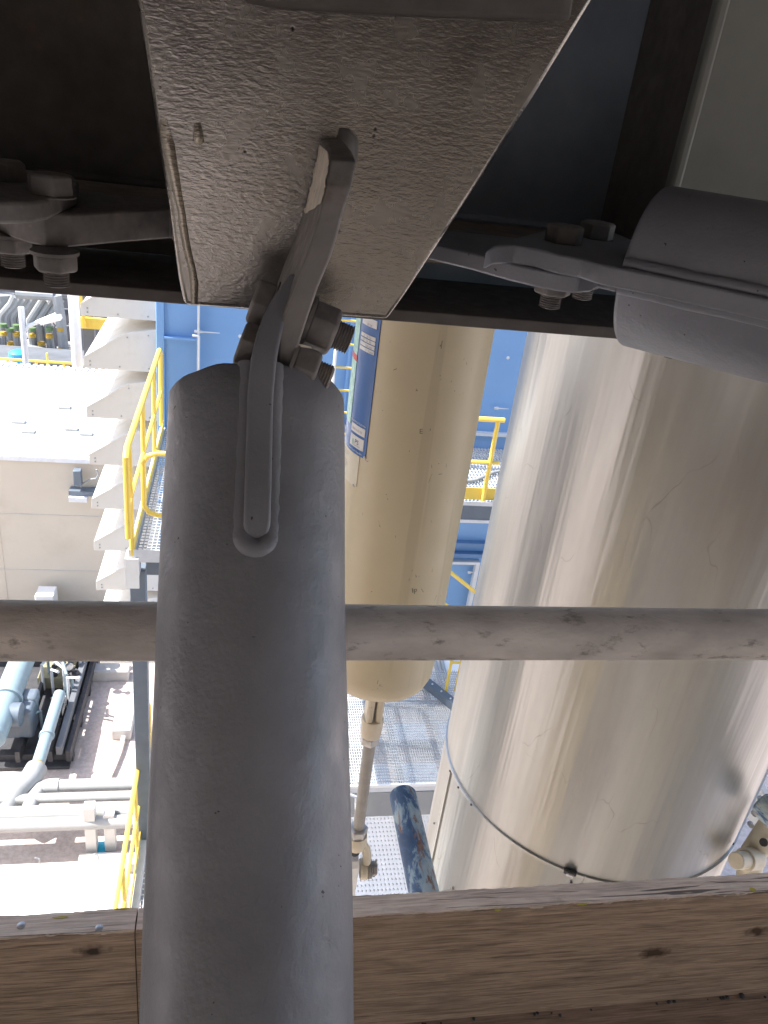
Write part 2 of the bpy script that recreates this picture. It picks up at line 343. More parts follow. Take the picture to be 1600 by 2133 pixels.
# paint runs near the left edge, slightly proud
def strip(pts, wd, proud=.0004, Y=YB):
    mb = MB(); secs = []
    for (x, y), ww in zip(pts, wd):
        a = onY(x-ww/2, y, Y); b_ = onY(x+ww/2, y, Y)
        secs.append([a, a+V(.0006, -proud, 0), b_+V(-.0006, -proud, 0), b_])
    return mb.loft(secs)
strip([(341,247),(345,275),(352,300),(358,345),(362,360),(368,395),(378,440),(381,470),(390,520),(400,560),(405,590),(405,634)], [14,24,26,25,22,20,16,18,17,16,18,15]).build('paint_run', M['run'], t)
strip([(412,255),(413,270),(414,285),(414,296),(414,301)], [14,20,24,22,10]).build('paint_run', M['run'], t)
a = pl(560, -60, .66); b2 = pl(1195, -60, .66)
tb = MB().loft([[pl(500, 10), pl(500, -40), pl(500,-40)+V(0,.02,0), pl(500,10)+V(0,.02,0)],
     [pl(640, 24)+V(0,-.010,0), pl(640, -60)+V(0,-.012,0), pl(640,-60)+V(0,.02,0), pl(640,24)+V(0,.02,0)],
     [pl(900, 38)+V(0,-.014,0), pl(900, -60)+V(0,-.014,0), pl(900,-60)+V(0,.02,0), pl(900,38)+V(0,.02,0)],
     [pl(1150, 44)+V(0,-.014,0), pl(1160, -60)+V(0,-.014,0), pl(1160,-60)+V(0,.02,0), pl(1150,44)+V(0,.02,0)],
     [pl(1184, 46)+V(0,-.006,0), pl(1200, -60)+V(0,-.006,0), pl(1200,-60)+V(0,.02,0), pl(1184,46)+V(0,.02,0)]])
tb.build('overhang_shade_band', M['lipdark'], t, bevel=.004)['label'] = 'dark band in place of the shadow under the overhang at the bracket top'  # shadow beneath the overhang built as a dark strip
# front gusset lug G: near-left edge in pixels, plate runs back to the bracket face
YG = .585
gl = [(701,312),(697,322),(692,335),(680,390),(666,451),(652,495),(637,537),(607,612),(589,661),(581,700),(578,765)]
gr = [(750,312),(748,322),(745,340),(732,390),(716,440),(703,492),(689,537),(662,602),(642,661),(627,706),(608,767)]
secs = []
for i, (a, b_) in enumerate(zip(gl, gr)):
    yn = YG + (.100, .045, .010, 0, 0, 0, 0, 0, 0, 0, 0)[i]
    p, q = onY(*a, YG), onY(*b_, YG); p = V(p.x, yn, p.z); q = V(q.x, yn, q.z)
    fy = YB+.004 if i < 9 else .66
    secs.append([p, q, V(q.x, fy, q.z), V(p.x, fy, p.z)])
lug = MB().loft(secs).build('gusset_lug', M['lug'], t, bevel=.0018)
# weld fillets each side of lug on the bracket
wr = MB(); pts = [V(q_[1].x+.003, YB-.002, q_[1].z) for q_ in secs[:9]]
wr.tube([pts[0]+V(-.006, .004, .008), pts[0]+V(-.002, .001, .004)]+pts, [.001, .006, .009, .010, .011, .011, .011, .010, .009, .008, .007], 16)
wr.build('weld_seam', M['lug'], t, smooth=80)
# pale peeled patch lying on the left face of the lug
def lugpt(z, tt, off=.0006):
    for a, b_ in zip(secs, secs[1:]):
        if a[0].z >= z >= b_[0].z:
            k = (a[0].z-z)/(a[0].z-b_[0].z); n0 = a[0].lerp(b_[0], k); f0 = a[3].lerp(b_[3], k); q = n0.lerp(f0, tt); return q+V(-off, 0, 0)
za, zb0 = secs[0][0].z-.004, secs[5][0].z+.004
rows_p = []; random.seed(11)
for k in range(27):
    f = k/26; z = za+(zb0-za)*f
    tn_ = .02+max(0, f-.62)*1.9+random.uniform(-.02, .03); tf = .97-random.uniform(0, .10)-(.10*math.sin(f*9)**2)
    if tn_ >= tf-.03: tn_ = tf-.03
    rows_p.append([lugpt(z, tn_), lugpt(z, tn_, .0012), lugpt(z, tf, .0012), lugpt(z, tf)])
MB().loft(rows_p).build('peeled_patch', M['peel'], t)['label'] = 'pale peeled patch of bare primer on the lug'
# horizontal lugs left and right
def lugplate(pts, z0=ZP-.009, z1=ZP+.0067):
    return MB().prism([V(p[0], p[1], z0) for p in pts], V(0, 0, z1-z0))
cr = V(*onZ(1243, 600, ZP-.017)[:]); 
rp = [(.150,.765),(.168,.748),(.245,.672),(.268,.655),(.292,.650),(.318,.660),(.345,.690),(.40,.77),(.40,.86),(.30,.90),(.17,.90)]
rp2 = [(.150,.765)]
for p in [(890,540),(980,562),(1060,585),(1110,597),(1160,607),(1200,612),(1230,609),(1245,600)]:
    q = onZ(*p, ZP-.009); rp2.append((q.x, q.y))
rp2 += [(.345,.715),(.375,.78),(.365,.86),(.30,.90),(.152,.90)]
lugplate(rp2).build('side_lug', M['strut'], t, bevel=.002)
lp = []
for p in [(356,497),(250,505),(180,512),(140,515),(100,514),(60,507),(25,495)]:
    q = onZ(*p, ZP-.021); lp.append((q.x, q.y))
lp += [(lp[-1][0]-.035, lp[-1][1]+.05), (-.30,.80),(-.30,.92),(-.05,.92),(-.045,.74)]
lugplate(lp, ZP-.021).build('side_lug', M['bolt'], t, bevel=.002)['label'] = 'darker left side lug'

# ------------------------------------------------------------------ braces
def bolt(parent, p_head, d, R, h, plate_t, nut_h, L, ph=0):
    d = d.normalized()
    b = MB().hexa(p_head, -d, R, h, ph).lathe(p_head, d, [(0, R*1.08), (.0015, R*1.08)], 24).build('bolt', M['bolt'], parent, bevel=.0012)
    q = p_head + d*plate_t
    MB().lathe(q, d, [(0, R*1.08), (.003, R*1.08)], 24).build('washer', M['bolt'], b)
    MB().hexa(q+d*.003, d, R*1.02, nut_h, ph+.3).build('nut', M['bolt'], b, bevel=.0012)
    MB().thread(q+d*(nut_h+.002), d, R*.60, L).build('thread', M['bolt'], b)
    return b
A = P(535, 830, .65); B = P(517, 2133, .53); U = (B-A).normalized(); RB = .07
t = thing('diagonal_brace', tuple(A), 'thick grey painted tube brace coming down towards the viewer from the centre bolts', 'brace')
Nn = U.cross(V(1, 0, 0)); Nn = Nn.normalized()
if Nn.dot(C0-A) < 0: Nn = -Nn                    # towards camera
# tube as fine lofted rings, slightly lumpy
S = U.cross(Nn).normalized()
mb = MB(); secs = []
LEN = .72
for k in range(41):
    s_ = LEN*k/40 if k != 1 else .0035; rr = RB
    ring = []
    for i in range(64):
        an = i*2*math.pi/64; w_ = .0006*math.sin(3*an+s_*14)+.0005*math.sin(7*an-s_*23)
        if k == 0: w_ = -.0025
        dz = (.0022*math.sin(2*an+.6)+.0014*math.sin(5*an+2)+.0008*math.sin(11*an)) if k < 2 else 0
        ring.append(A+U*(s_+dz)+(Nn*math.cos(an)+S*math.sin(an))*(rr+w_))
    secs.append(ring)
mb.loft(secs); mb.build('tube', M['strut'], t, smooth=50, bevel=0)
# slotted tongue
tn = [((604,568),.006,.05),((588,590),.010,.07),((566,622),.014,.09),((549,655),.0165,.10),((535,692),.0175,.11),((526,730),.018,.12),((520,772),.0183,.14)]
secs = []
for (x, y), tw, fw in tn:
    p = P(x, y, .579+(684-y)*.00011); secs.append([p, p+V(tw, 0, 0), p+V(tw, 0, 0)-Nn*fw, p-Nn*fw])
x0 = A.x-.0085
for s_ in (.03, .06, .10, .125, .135, .139):
    pr = RB+(.0062 if s_ < .12 else .005 if s_ < .13 else .000); c = A+U*s_+Nn*pr
    e_ = 0 if s_ < .13 else (.002 if s_ < .137 else .006)
    secs.append([V(x0+e_, c.y, c.z), V(x0+.0183-e_, c.y, c.z), V(x0+.0183-e_, c.y, c.z)-Nn*.16, V(x0+e_, c.y, c.z)-Nn*.16])
MB().loft(secs).build('tongue_plate', M['strut'], t, bevel=.0022, seg=3, smooth=50)
wd = MB(); pts = []; xm = x0+.0092
for k in range(30):
    s_ = .002+.128*k/29; c = A+U*s_+Nn*(RB-.0064+.0002*math.sin(k*1.7)); pts.append(V(xm-.0088-.0003*math.sin(k*1.3), c.y, c.z))
for k in range(1, 16):
    an = math.pi*k/16; c = A+U*(.131+.0100*math.sin(an))+Nn*(RB-.0064+.002*math.sin(an)); pts.append(V(xm-.0088*math.cos(an), c.y, c.z))
for k in range(30):
    s_ = .130-.128*k/29; c = A+U*s_+Nn*(RB-.0064+.0002*math.sin(k*2.1)); pts.append(V(xm+.0088+.0003*math.sin(k*1.9), c.y, c.z))
wd.tube(pts, .0084, 24).build('weld_seam', M['strut'], t, smooth=80)
h1, e1 = onY(548, 632, .628), onY(722, 704, .620)
bolt(t, onY(563, 640, .626), e1-h1, .0195, .0145, .0295, .0215, .014, .2)
bolt(t, onY(530, 727, .600), (e1-h1), .0185, .012, .028, .019, .013, .5)
MB().loft([[onY(x, y, .588) for x, y in s_] for s_ in ([(622,716),(648,722),(650,726),(622,722)], )]*1 + [[onY(x, y, .60) for x, y in [(622,716),(648,722),(650,726),(622,722)]]]).build('peeled_patch', M['peel'], t)

def side_brace(A2, B2, label, lug_pts, tip, pt_, bolts, mat, Rr=.0725, ext=.5):
    t = thing('horizontal_brace', tuple(A2), label, 'brace', 'braces bolted to the side lugs')
    u = (B2-A2).normalized(); up = V(0, 0, 1); up = (up-u*up.dot(u)).normalized(); sd = u.cross(up)
    secs = []
    for k, (s_, r_) in enumerate([(0, Rr*.95), (.002, Rr*.985), (.005, Rr), (.2, Rr), (.4, Rr), (ext, Rr)]):
        secs.append([A2+u*s_+(up*math.sin(i*2*math.pi/64)+sd*math.cos(i*2*math.pi/64))*r_ for i in range(64)])
    MB().loft(secs).build('tube', mat, t, smooth=50)
    MB().prism([A2+u*a_+sd*b_-up*.0082 for a_, b_ in tip], up*.0165).build('tongue_plate', mat, t, bevel=.003, seg=3)
    wd = MB()
    for sg in (-1, 1):
        for z_ in (-.002, .0185):
            pts = []
            for k in range(14):
                pts.append(A2+u*(.003+k*.03)+up*(z_-.008+.0005*math.sin(k*2.3))+sd*sg*(Rr+.0005))
            wd.tube(pts, .0055, 10)
    wd.build('weld_seam', mat, t, smooth=80)
    for bx, by in bolts: bolt(t, V(bx, by, 13.8995), V(0, 0, -1), .0185, .0165, pt_ or .033, .014, .014, .35)
    return t, u, sd
A2 = V(.3689, .7199, 13.891); u = V(.735, -.678, -.0016).normalized(); B2 = A2+u
sd = u.cross(V(0, 0, 1)); sd.normalize(); upn = sd.cross(u)
sgn = 1
def plq(x, y, off=.0083):
    n_ = V(0, 0, 1)-u*u.z; n_.normalize(); r = ray(x, y); o_ = A2+n_*off; k = (o_-C0).dot(n_)/r.dot(n_); q = C0+r*k-A2
    return (q.dot(u), q.dot(sd))
edge = [plq(*p) for p in [(1012,522),(1035,512),(1075,510),(1120,518),(1170,531),(1215,539),(1250,550),(1300,560)]]
qe = -.0843 if plq(1400, 582)[1] < 0 else .0843
qs = 1 if qe > 0 else -1
back = [plq(*p) for p in [(1318,500),(1290,488),(1240,474),(1190,470),(1140,478),(1080,494),(1030,506)]]
tipR = edge+[(.03, qe), (.6, qe), (.6, -qs*.083), (0, -qs*.083)]+back
b1 = onZ(1172, 505, 13.8995); b2_ = onZ(1240, 496, 13.8995)
side_brace(A2, B2, 'grey tube brace running off the right edge with a flat bolted tongue', None, tipR, None, [(b1.x, b1.y), (b2_.x, b2_.y)], M['strut'])
# left: mostly out of frame
A3 = V(-.29, .70, 13.891); B3 = A3+V(-.62, -.78, 0); u3 = (B3-A3).normalized(); sd3 = u3.cross(V(0, 0, 1)).normalized()
def loc3(p): q = p-A3; return (q.dot(u3), q.dot(sd3))
c1 = onZ(106, 405, 13.8995); c2 = onZ(12, 375, 13.8995)
e = [loc3(onZ(x, y, ZP+.0167)) for x, y in [(-60, 446), (0, 440), (66, 438), (100, 432), (125, 420), (160, 405), (165, 392)]]
e2 = [loc3(V(-.17, .90, 0)), loc3(V(-.25, .90, 0)), loc3(V(-.36, .82, 0))]
s0 = 1 if e[0][1] > 0 else -1
tipL = [(.3, s0*.0845)]+[(.02, s0*.0845)]+e+e2+[(.02, -s0*.0845), (.3, -s0*.0845)]
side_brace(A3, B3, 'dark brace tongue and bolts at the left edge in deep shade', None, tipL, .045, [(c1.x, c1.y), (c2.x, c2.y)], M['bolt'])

# ------------------------------------------------------------------ scaffold tube, toe board, deck
def lumpy(p, q, r, nseg, amp, n=32):
    secs = []; d = (q-p).normalized(); uu, vv = frame(d)
    for k in range(nseg+1):
        c = p+(q-p)*k/nseg
        secs.append([c+(uu*math.cos(i*2*math.pi/n)+vv*math.sin(i*2*math.pi/n))*(r+amp*math.sin(2*i*2*math.pi/n+k*.31)) for i in range(n)])
    return MB().loft(secs)
o = lumpy(V(-1.6, .578, 13.574), V(2.2, .578, 13.579), .0253, 60, .0003).build('scaffold_tube', M['galv'], smooth=60, root=(0, .578, 13.57))
tag(o, 'weathered galvanised scaffold tube running level across the whole picture behind the brace', 'tube')
kn1 = onY(1365, 1985, .72); kn2 = onY(1578, 1940, .72); kn3 = onY(190, 1981, .72)
ROOTW = V(0, .74, 12.71)
def kk(p, r, c): return (p.x-ROOTW.x, p.y-ROOTW.y, p.z-ROOTW.z, r, c)
M['wood'] = wood_mat('toe_board_wood', (.56, .40, .285), [kk(kn1, .014, (.10, .058, .034)), kk(kn2, .012, (.11, .065, .04)), kk(kn3, .012, (.07, .045, .03))])
M['woodtop_lit'] = wood_mat('toe_board_lit_top_wood', (.86, .68, .54), edge=True)  # paler than the board faces: light on the top put into the colour
M['wood2'] = wood_mat('deck_wood', (.42, .31, .23))
t = thing('toe_board', tuple(ROOTW), 'weathered brown timber toe board standing on edge along the bottom of the picture', 'board')
def board(x0, x1, y0, y1, z0, z1, nx, amp, top_only=None):
    # rough sawn profile: uneven long edges
    secs = []
    for k in range(nx+1):
        x = x0+(x1-x0)*k/nx; j = lambda s_: amp*(math.sin(x*31*s_+s_)+.6*math.sin(x*83*s_+2*s_)+random.uniform(-.7, .7))
        c = .003
        secs.append([V(x, y0, z0), V(x, y0, z1-c+j(1.1)*.5), V(x, y0+c*.8+j(1.3)*.5, z1+j(.9)*.4), V(x, y1-c*.8+j(1.7)*.5, z1+j(1.5)*.4), V(x, y1, z1-c+j(.7)*.5), V(x, y1, z0)])
    return MB().loft(secs)
XJ = onY(283, 2000, .72).x
board(-1.6, XJ-.0007, .72, .7595, 12.712, 12.973, 240, .0009).build('plank', M['wood'], t, smooth=25)
board(XJ+.0007, 2.2, .7205, .7600, 12.712, 12.9735, 360, .0009).build('plank', M['wood'], t, smooth=25)
# weathered top edge as a thin raised skin, made paler to carry its light
def skin(x0, x1, nx):
    secs = []
    for k in range(nx+1):
        x = x0+(x1-x0)*k/nx; j = lambda s_: .0012*math.sin(x*47*s_+s_)+.0009*random.uniform(-1, 1)
        secs.append([V(x, .7235+j(1.3), 12.9725), V(x, .7250+j(1.1), 12.9755), V(x, .7565+j(.8), 12.9755), V(x, .7580+j(1.9), 12.9725)])
    return MB().loft(secs)
skin(-1.6, XJ-.001, 260).build('top_edge', M['woodtop_lit'], t, smooth=30); skin(XJ+.001, 2.2, 400).build('top_edge', M['woodtop_lit'], t, smooth=30)
for px, py in [(206, 1933), (44, 1927)]:
    q = onZ(px, py, 12.976); MB().lathe(q-V(0, 0, .002), V(0, 0, 1), [(0, .0055), (.002, .0055), (.0035, .003)], 14).build('nail', M['nut'], t)
ym = paint('yellow_crayon', (.55, .45, .08), .7, .2, 100, 100, 0)
for px, py, w_, h_ in [(1568, 1853, .007, .005), (1037, 1896, .006, .003), (1213, 1884, .010, .0022), (127, 1911, .012, .002), (255, 1893, .012, .0018)]:
    q = onZ(px, py, 12.9757); pg = [q+V(w_*math.cos(k*math.pi/9)*random.uniform(.6, 1), h_*math.sin(k*math.pi/9)*random.uniform(.5, 1), 0) for k in range(18)]
    MB().prism(pg, V(0, 0, .0003)).build('paint_mark', ym, t)
q = onZ(1212, 1838, 12.976); MB().tube([q-V(0, 0, .003), q+V(.001, 0, .006), q+V(.003, 0, .014)], .0007, 6).build('splinter', M['woodtop_lit'], t)
# deck planks
for k in range(8):
    y1 = .762-k*.228
    o = MB().box((-1.8, y1-.224, 12.668-.002*(k % 2)), (2.4, y1, 12.7112-.002*(k % 2))).build('deck_plank', M['wood2'], bevel=.003, root=(0, y1-.11, 12.67))
    tag(o, ['worn scaffold deck plank lying right against the foot of the toe board', 'scaffold deck plank under the viewer, out of the picture'][min(k, 1)], 'plank', 'planks of the scaffold deck')
for i in range(46):
    x = random.uniform(-.35, 1.0); s_ = random.uniform(.0012, .0038)*(1.6 if random.random() < .15 else 1)
    if i == 0: db = MB()
    c = V(x, .718-random.random()**2*.006, 12.7115)
    db.lathe(c, V(random.uniform(-.4, .4), random.uniform(-.4, .4), 1), [(0, s_*.7), (s_*.3, s_), (s_*.7, s_*.8), (s_, s_*.3)], 7)
o = db.build('debris', M['darkeq'], root=(.3, .71, 12.709)); tag(o, 'dark crumbs of dirt caught along the foot of the toe board', None, None, 'stuff')
# blue rusty transom under deck
p1, p2 = P(849, 1660, 1.70), V(.395, -.6, 12.628)
e0 = V(.395, 1.262, 12.63)
t = thing('transom_tube', tuple(e0), 'rusty blue painted scaffold tube poking out beyond the toe board', 'tube')
MB().lathe(e0, p2-e0, [(0, .0285), (.004, .0305), ((p2-e0).length, .0305)], 32).build('tube', M['rustblue'], t, smooth=50)
MB().cyl(e0+V(0, .0008, 0), e0+V(0, .0002, 0), .025, n=24).build('bore', M['black'], t)

# ------------------------------------------------------------------ spring hanger can with turnbuckle and shackle
CX, CY, CRD = .335, 1.425, .1255
t = thing('spring_hanger', (CX, CY, 12.80), 'beige cylindrical spring hanger can with a blue data label, hanging over a turnbuckle rod', 'hanger')
MB().lathe(V(CX, CY, 12.84), V(0, 0, 1), [(0, .088), (.004, .100), (.016, .1165), (.034, .1235), (.06, CRD), (.5, CRD), (1.25, CRD)], 96).build('can', M['beige'], t, smooth=50)
def arc(a0, a1, z0, z1, off, nm, mat, parent, n=24, lab=None):
    a = []; 
    for k in range(n+1):
        an = R_(a0+(a1-a0)*k/n); u_ = V(math.cos(an), math.sin(an), 0); r0 = CRD-.0005; r1 = CRD+off
        a.append([V(CX, CY, z0)+u_*r0, V(CX, CY, z0)+u_*r1, V(CX, CY, z1)+u_*r1, V(CX, CY, z1)+u_*r0])
    o = MB().loft(a).build(nm, mat, parent)
    if lab: o['label'] = lab
    return o
def canhit(x, y):
    v = ray(x, y); a = v.x**2+v.y**2; b = -2*(CX*v.x+CY*v.y); c = CX*CX+CY*CY-CRD**2; dd = max(0, b*b-4*a*c)
    k = (-b-math.sqrt(dd))/2/a; p = C0+v*k; return math.degrees(math.atan2(p.y-CY, p.x-CX)), p.z
ar, _ = canhit(780, 800); zb = canhit(763, 957)[1]
LB = arc(-205, ar, zb, zb+.56, .0016, 'data_label', M['lblblue'], t, 40, 'blue data label with white boxes')
def lbox(x0, y0, x1, y1, nm='text_box', mat='lblwhite', off=.0026, par=None):
    """box on the label from a left pixel to a right pixel"""
    a0, z0 = canhit(x0, y0); a1, z1 = canhit(x1, y1); return a0, a1, z0, z1
zz = lambda x, y: canhit(x, y)[1]
aL, aR = ar-23, ar-3.2
def band(ztop, zbot, a0=None, a1=None, off=.0026, mat='lblwhite', nm='text_box'):
    return arc(a0 if a0 is not None else aL, a1 if a1 is not None else aR, zbot, ztop, off, nm, M[mat], LB, 12)
zr = lambda py: canhit(780-(py-660)*.055, py)[1]          # z along the label's right edge
rows_ = [(661, 683), (702, 710), (713, 721), (723, 730), (732, 738)]
for i, (ya, yb) in enumerate([(666, 683), (701, 709), (711, 718), (720, 728), (730, 738)]): band(zr(ya), zr(yb))
band(zr(897), zr(914)); band(zr(920), zr(944))
arc(-205, ar-27, zr(905), zb+.5, .0024, 'scale_strip', M['lblgreen'], LB, 20)
arc(-186, ar-26.9, zr(770), zr(757), .0028, 'scale_pointer', M['lblred'], LB, 6)
def text(s_, a0, z, size, mat, parent, off=.0030, nm='lettering', rot=0, spread=1.0):
    cu = D.curves.new('t', 'FONT'); cu.body = s_; cu.size = size; cu.resolution_u = 2
    o = D.objects.new('t', cu); SC.collection.objects.link(o); bpy.context.view_layer.update()
    me = D.meshes.new_from_object(o.evaluated_get(bpy.context.evaluated_depsgraph_get())); D.objects.remove(o)
    base = V(0, 0, 0); r = parent
    while r is not None: base += r.location; r = r.parent
    cr_, sr = math.cos(rot), math.sin(rot)
    for v in me.vertices:
        x, y = v.co.x*spread, v.co.y; x, y = x*cr_-y*sr, x*sr+y*cr_
        an = R_(a0)+x/CRD; v.co = V(CX+math.cos(an)*(CRD+off), CY+math.sin(an)*(CRD+off), z+y)-base
    me.name = nm; me.materials.clear(); me.materials.append(mat)
    o = D.objects.new(nm, me); SC.collection.objects.link(o); o.parent = parent; return o
text('IDENTIFICATION No.', aL-2, zr(893), .0052, M['lblwhite'], LB)
text('Made in Czech Republic', aL-4, zr(952.5), .0052, M['lblwhite'], LB)
for i, (s_, py) in enumerate([('25  20  N', 708.3), ('27  54  M', 717.4), ('110 mm', 727.2), ('13  3 mm', 737.2), ('20 14', 682)]):
    text(s_, aL+(4 if i < 2 else 8), zr(py), .0062, M['ink'], LB)
text('0040 0 03 02', aL+2, zr(909), .0060, M['ink'], LB)
text('PS', aL+8, zr(936), .0130, M['inkblue'], LB)
text('(', aL+5, zr(938), .0150, M['inkgreen'], LB); text('(', aL+3.5, zr(938), .0150, M['inkgreen'], LB); text('SUPPORT', aL+8, zr(941), .0040, M['ink'], LB)
def rivet(x, y):
    an, z = canhit(x, y); an = R_(an); d = V(math.cos(an), math.sin(an), 0)
    MB().lathe(V(CX, CY, z)+d*CRD, d, [(0, .0032), (.002, .003), (.003, .001)], 12).build('rivet', M['nut'], t)
rivet(761, 953); rivet(737, 1011)
zt = zr(968); PT = arc(-190, ar-7, canhit(742, 1014)[1], zb-.0008, .0012, 'paper_tag', M['paper'], t, 24, 'cream paper tag below the blue label')
for i, (py, s_) in enumerate([(966, 'This spring hanger has been factory'), (970.5, 'set and locked in the cold position'), (975, 'remove pins before start up'), (987, 'After hydraulic test the travel'), (991.5, 'stops must be removed and kept'), (996, 'Travel and load are shown on the'), (1000.5, 'scale. Do not adjust the load'), (1005, 'without written instruction')]):
    text(s_, ar-50, zb-.006-(py-964)*.00092, .0042, M['ink'], PT, .0022)
# pencil marks on the can
for s_, x, y, sz, ro in [('E', 873, 903, .013, .1), ("'", 893, 905, .016, 0), ('lp', 858, 1235, .017, .25), ('\\', 897, 975, .010, 0), ('~', 822, 775, .013, .7), ('.', 803, 1030, .016, 0), ('.', 930, 1045, .012, 0), (',', 915, 720, .016, 0), ('.', 945, 815, .014, 0), ('|', 917, 722, .015, 0), ('.', 782, 755, .016, 0), ('.', 796, 855, .012, 0)]:
    an, z = canhit(x, y); text(s_, an, z, sz, M['mark'], t, .0006, 'pencil_mark', ro)
# turnbuckle
X0, Y0 = CX+.006, CY
tb = MB()
tb.lathe(V(X0, Y0, 12.655), V(0, 0, 1), [(0, .0235), (.003, .025), (.030, .026), (.045, .0265), (.055, .0265)], 24)
for sx in (-1, 1): tb.prism([V(X0+sx*.011+a*.0085, Y0+b*.021, 12.705) for a, b in ((-1,-.8),(-.5,-1),(.5,-1),(1,-.8),(1,.8),(.5,1),(-.5,1),(-1,.8))], (0, 0, .15))
tk = thing('turnbuckle', (X0, Y0, 12.60), 'beige turnbuckle with slotted body under the spring hanger can, its grey rod running down', 'turnbuckle')
tb.build('body', M['beige2'], tk, bevel=.0015)
MB().cyl(V(X0, Y0, 12.74), V(X0, Y0, 12.86), .009, n=14).build('threaded_rod', M['rod'], tk)
MB().hexa(V(X0, Y0, 12.632), V(0, 0, 1), .024, .023).build('lock_nut', M['nut'], tk, bevel=.001)
MB().cyl(V(X0+.001, Y0, 12.632), V(X0+.004, Y0, 12.33), .0148, n=28).build('rod', M['rod'], tk)
MB().hexa(V(X0+.003, Y0, 12.315), V(0, 0, 1), .026, .026, .5).build('lock_nut', M['nut'], tk, bevel=.001)
sh = thing('shackle', (X0, Y0, 12.17), 'beige clevis and bow shackle below the rod, pinned to a white lug', 'shackle')
MB().lathe(V(X0+.003, Y0, 12.262), V(0, 0, 1), [(0, .016), (.008, .024), (.030, .028), (.053, .026)], 24).build('clevis', M['beige2'], sh, smooth=60)
MB().cyl(V(X0+.003, Y0, 12.262), V(X0+.003, Y0, 12.245), .0135, n=16).build('rod_end', M['darkeq'], sh)
c = V(X0+.028, Y0+.0, 12.20)
for sy in (-1,): MB().tube([V(X0+.018, Y0-.004, 12.285), V(X0+.030, Y0-.006, 12.265), V(X0+.036, Y0-.008, 12.24), V(X0+.036, Y0-.008, 12.19), V(X0+.034, Y0-.008, 12.175)], .012, 14).build('bow', M['beige2'], sh, smooth=60)
MB().tube([V(X0-.018, Y0-.004, 12.285), V(X0-.028, Y0-.006, 12.265), V(X0-.032, Y0-.008, 12.24), V(X0-.032, Y0-.008, 12.18)], .012, 14).build('bow', M['beige2'], sh, smooth=60)
MB().lathe(V(X0+.022, Y0-.008, 12.190), V(1, 0, 0), [(0, .026), (.003, .028), (.017, .028), (.020, .024)], 24).build('eye', M['beige2'], sh, smooth=50)
MB().lathe(V(X0+.043, Y0-.008, 12.190), V(1, 0, 0), [(0, .027), (.004, .027)], 20).lathe(V(X0+.049, Y0-.008, 12.19), V(1, 0, 0), [(0, .025), (.004, .025)], 20).build('washer', M['rod'], sh)
MB().hexa(V(X0+.055, Y0-.008, 12.190), V(1, 0, 0), .020, .012).build('pin_nut', M['rod'], sh, bevel=.001)
MB().tube([V(X0+.062, Y0-.010, 12.225), V(X0+.060, Y0-.008, 12.19), V(X0+.064, Y0-.006, 12.155)], .003, 8).build('split_pin', M['rod'], sh)
pl_ = MB().prism([V(X0-.006, Y0-.03, 11.85), V(X0-.006, Y0+.04, 11.85), V(X0-.006, Y0+.04, 12.22), V(X0-.006, Y0+.02, 12.235), V(X0-.006, Y0-.02, 12.235), V(X0-.006, Y0-.03, 12.22)], (.02, 0, 0))
o = pl_.build('lug_plate', M['white'], bevel=.001, root=(X0, Y0, 11.85)); tag(o, 'white steel lug plate gripped in the shackle under the turnbuckle rod', 'lug')

# ------------------------------------------------------------------ aluminium clad duct
DX, DY, DR = 1.359, 2.086, .546
t = thing('clad_duct', (DX, DY, 9.0), 'large round duct clad in streaky scratched aluminium at the right', 'duct')
MB().lathe(V(DX, DY, 11.895), V(0, 0, 1), [(0, DR), (1.35, DR), (1.9, DR), (4.1, DR)], 128).build('upper_cladding', M['alu'], t, smooth=50)
MB().lathe(V(DX, DY, 9.0), V(0, 0, 1), [(0, DR+.003), (2.875, DR+.003), (2.888, DR+.001)], 128).build('lower_cladding', M['alu'], t, smooth=50)
MB().lathe(V(DX, DY, 11.880), V(0, 0, 1), [(0, DR+.004), (.002, DR+.0065), (.012, DR+.0065), (.014, DR+.002)], 128).build('seam_ring', M['alu'], t, smooth=40)
zu = 13.564
MB().lathe(V(DX, DY, zu-.006), V(0, 0, 1), [(0, DR+.001), (.003, DR+.009), (.020, DR+.012), (.024, DR+.001)], 128).build('strap', M['alu'], t, smooth=40)
def onduct(x, y, r=DR):
    v = ray(x, y); a = v.x**2+v.y**2; b = -2*(DX*v.x+DY*v.y); c = DX*DX+DY*DY-r*r; dd = max(0, b*b-4*a*c)
    k = (-b-math.sqrt(dd))/2/a; p = C0+v*k; return p, V(p.x-DX, p.y-DY, 0).normalized()
p, nn = onduct(1400, 728); MB().beam(p-nn*.004+V(0, 0, .02), p-nn*.004+V(0, 0, -.018), .018, .04, nn).build('strap_clip', M['bolt'], t)
p, nn = onduct(1190, 1812); tt = nn.cross(V(0, 0, 1)).normalized()
MB().beam(p-tt*.018+nn*.009, p+tt*.022+nn*.009+V(0, 0, -.004), .016, .013, nn).build('latch', M['black'], t, bevel=.003)
MB().beam(p-tt*.010+nn*.024, p+tt*.012+nn*.024, .010, .006, nn).build('latch_lever', M['nut'], t, bevel=.001)
for x, y in [(938, 1606), (955, 1640), (982, 1676), (905, 1715), (1190, 1838), (1527, 1757)]:
    p, nn = onduct(x, y, DR+.006); MB().lathe(p, nn, [(0, .0045), (.003, .004), (.004, .002)], 12).build('rivet', M['darkeq'], t)
p, nn = onduct(936, 1620, DR+.006); q, n2 = onduct(905, 1770, DR+.006)
MB().beam(V(p.x, p.y, 11.875), V(p.x, p.y, 10.8), .006, .006, nn).build('vertical_seam', M['alu'], t)
p, nn = onduct(938, 1850, DR+.006); tt = nn.cross(V(0, 0, 1)).normalized()
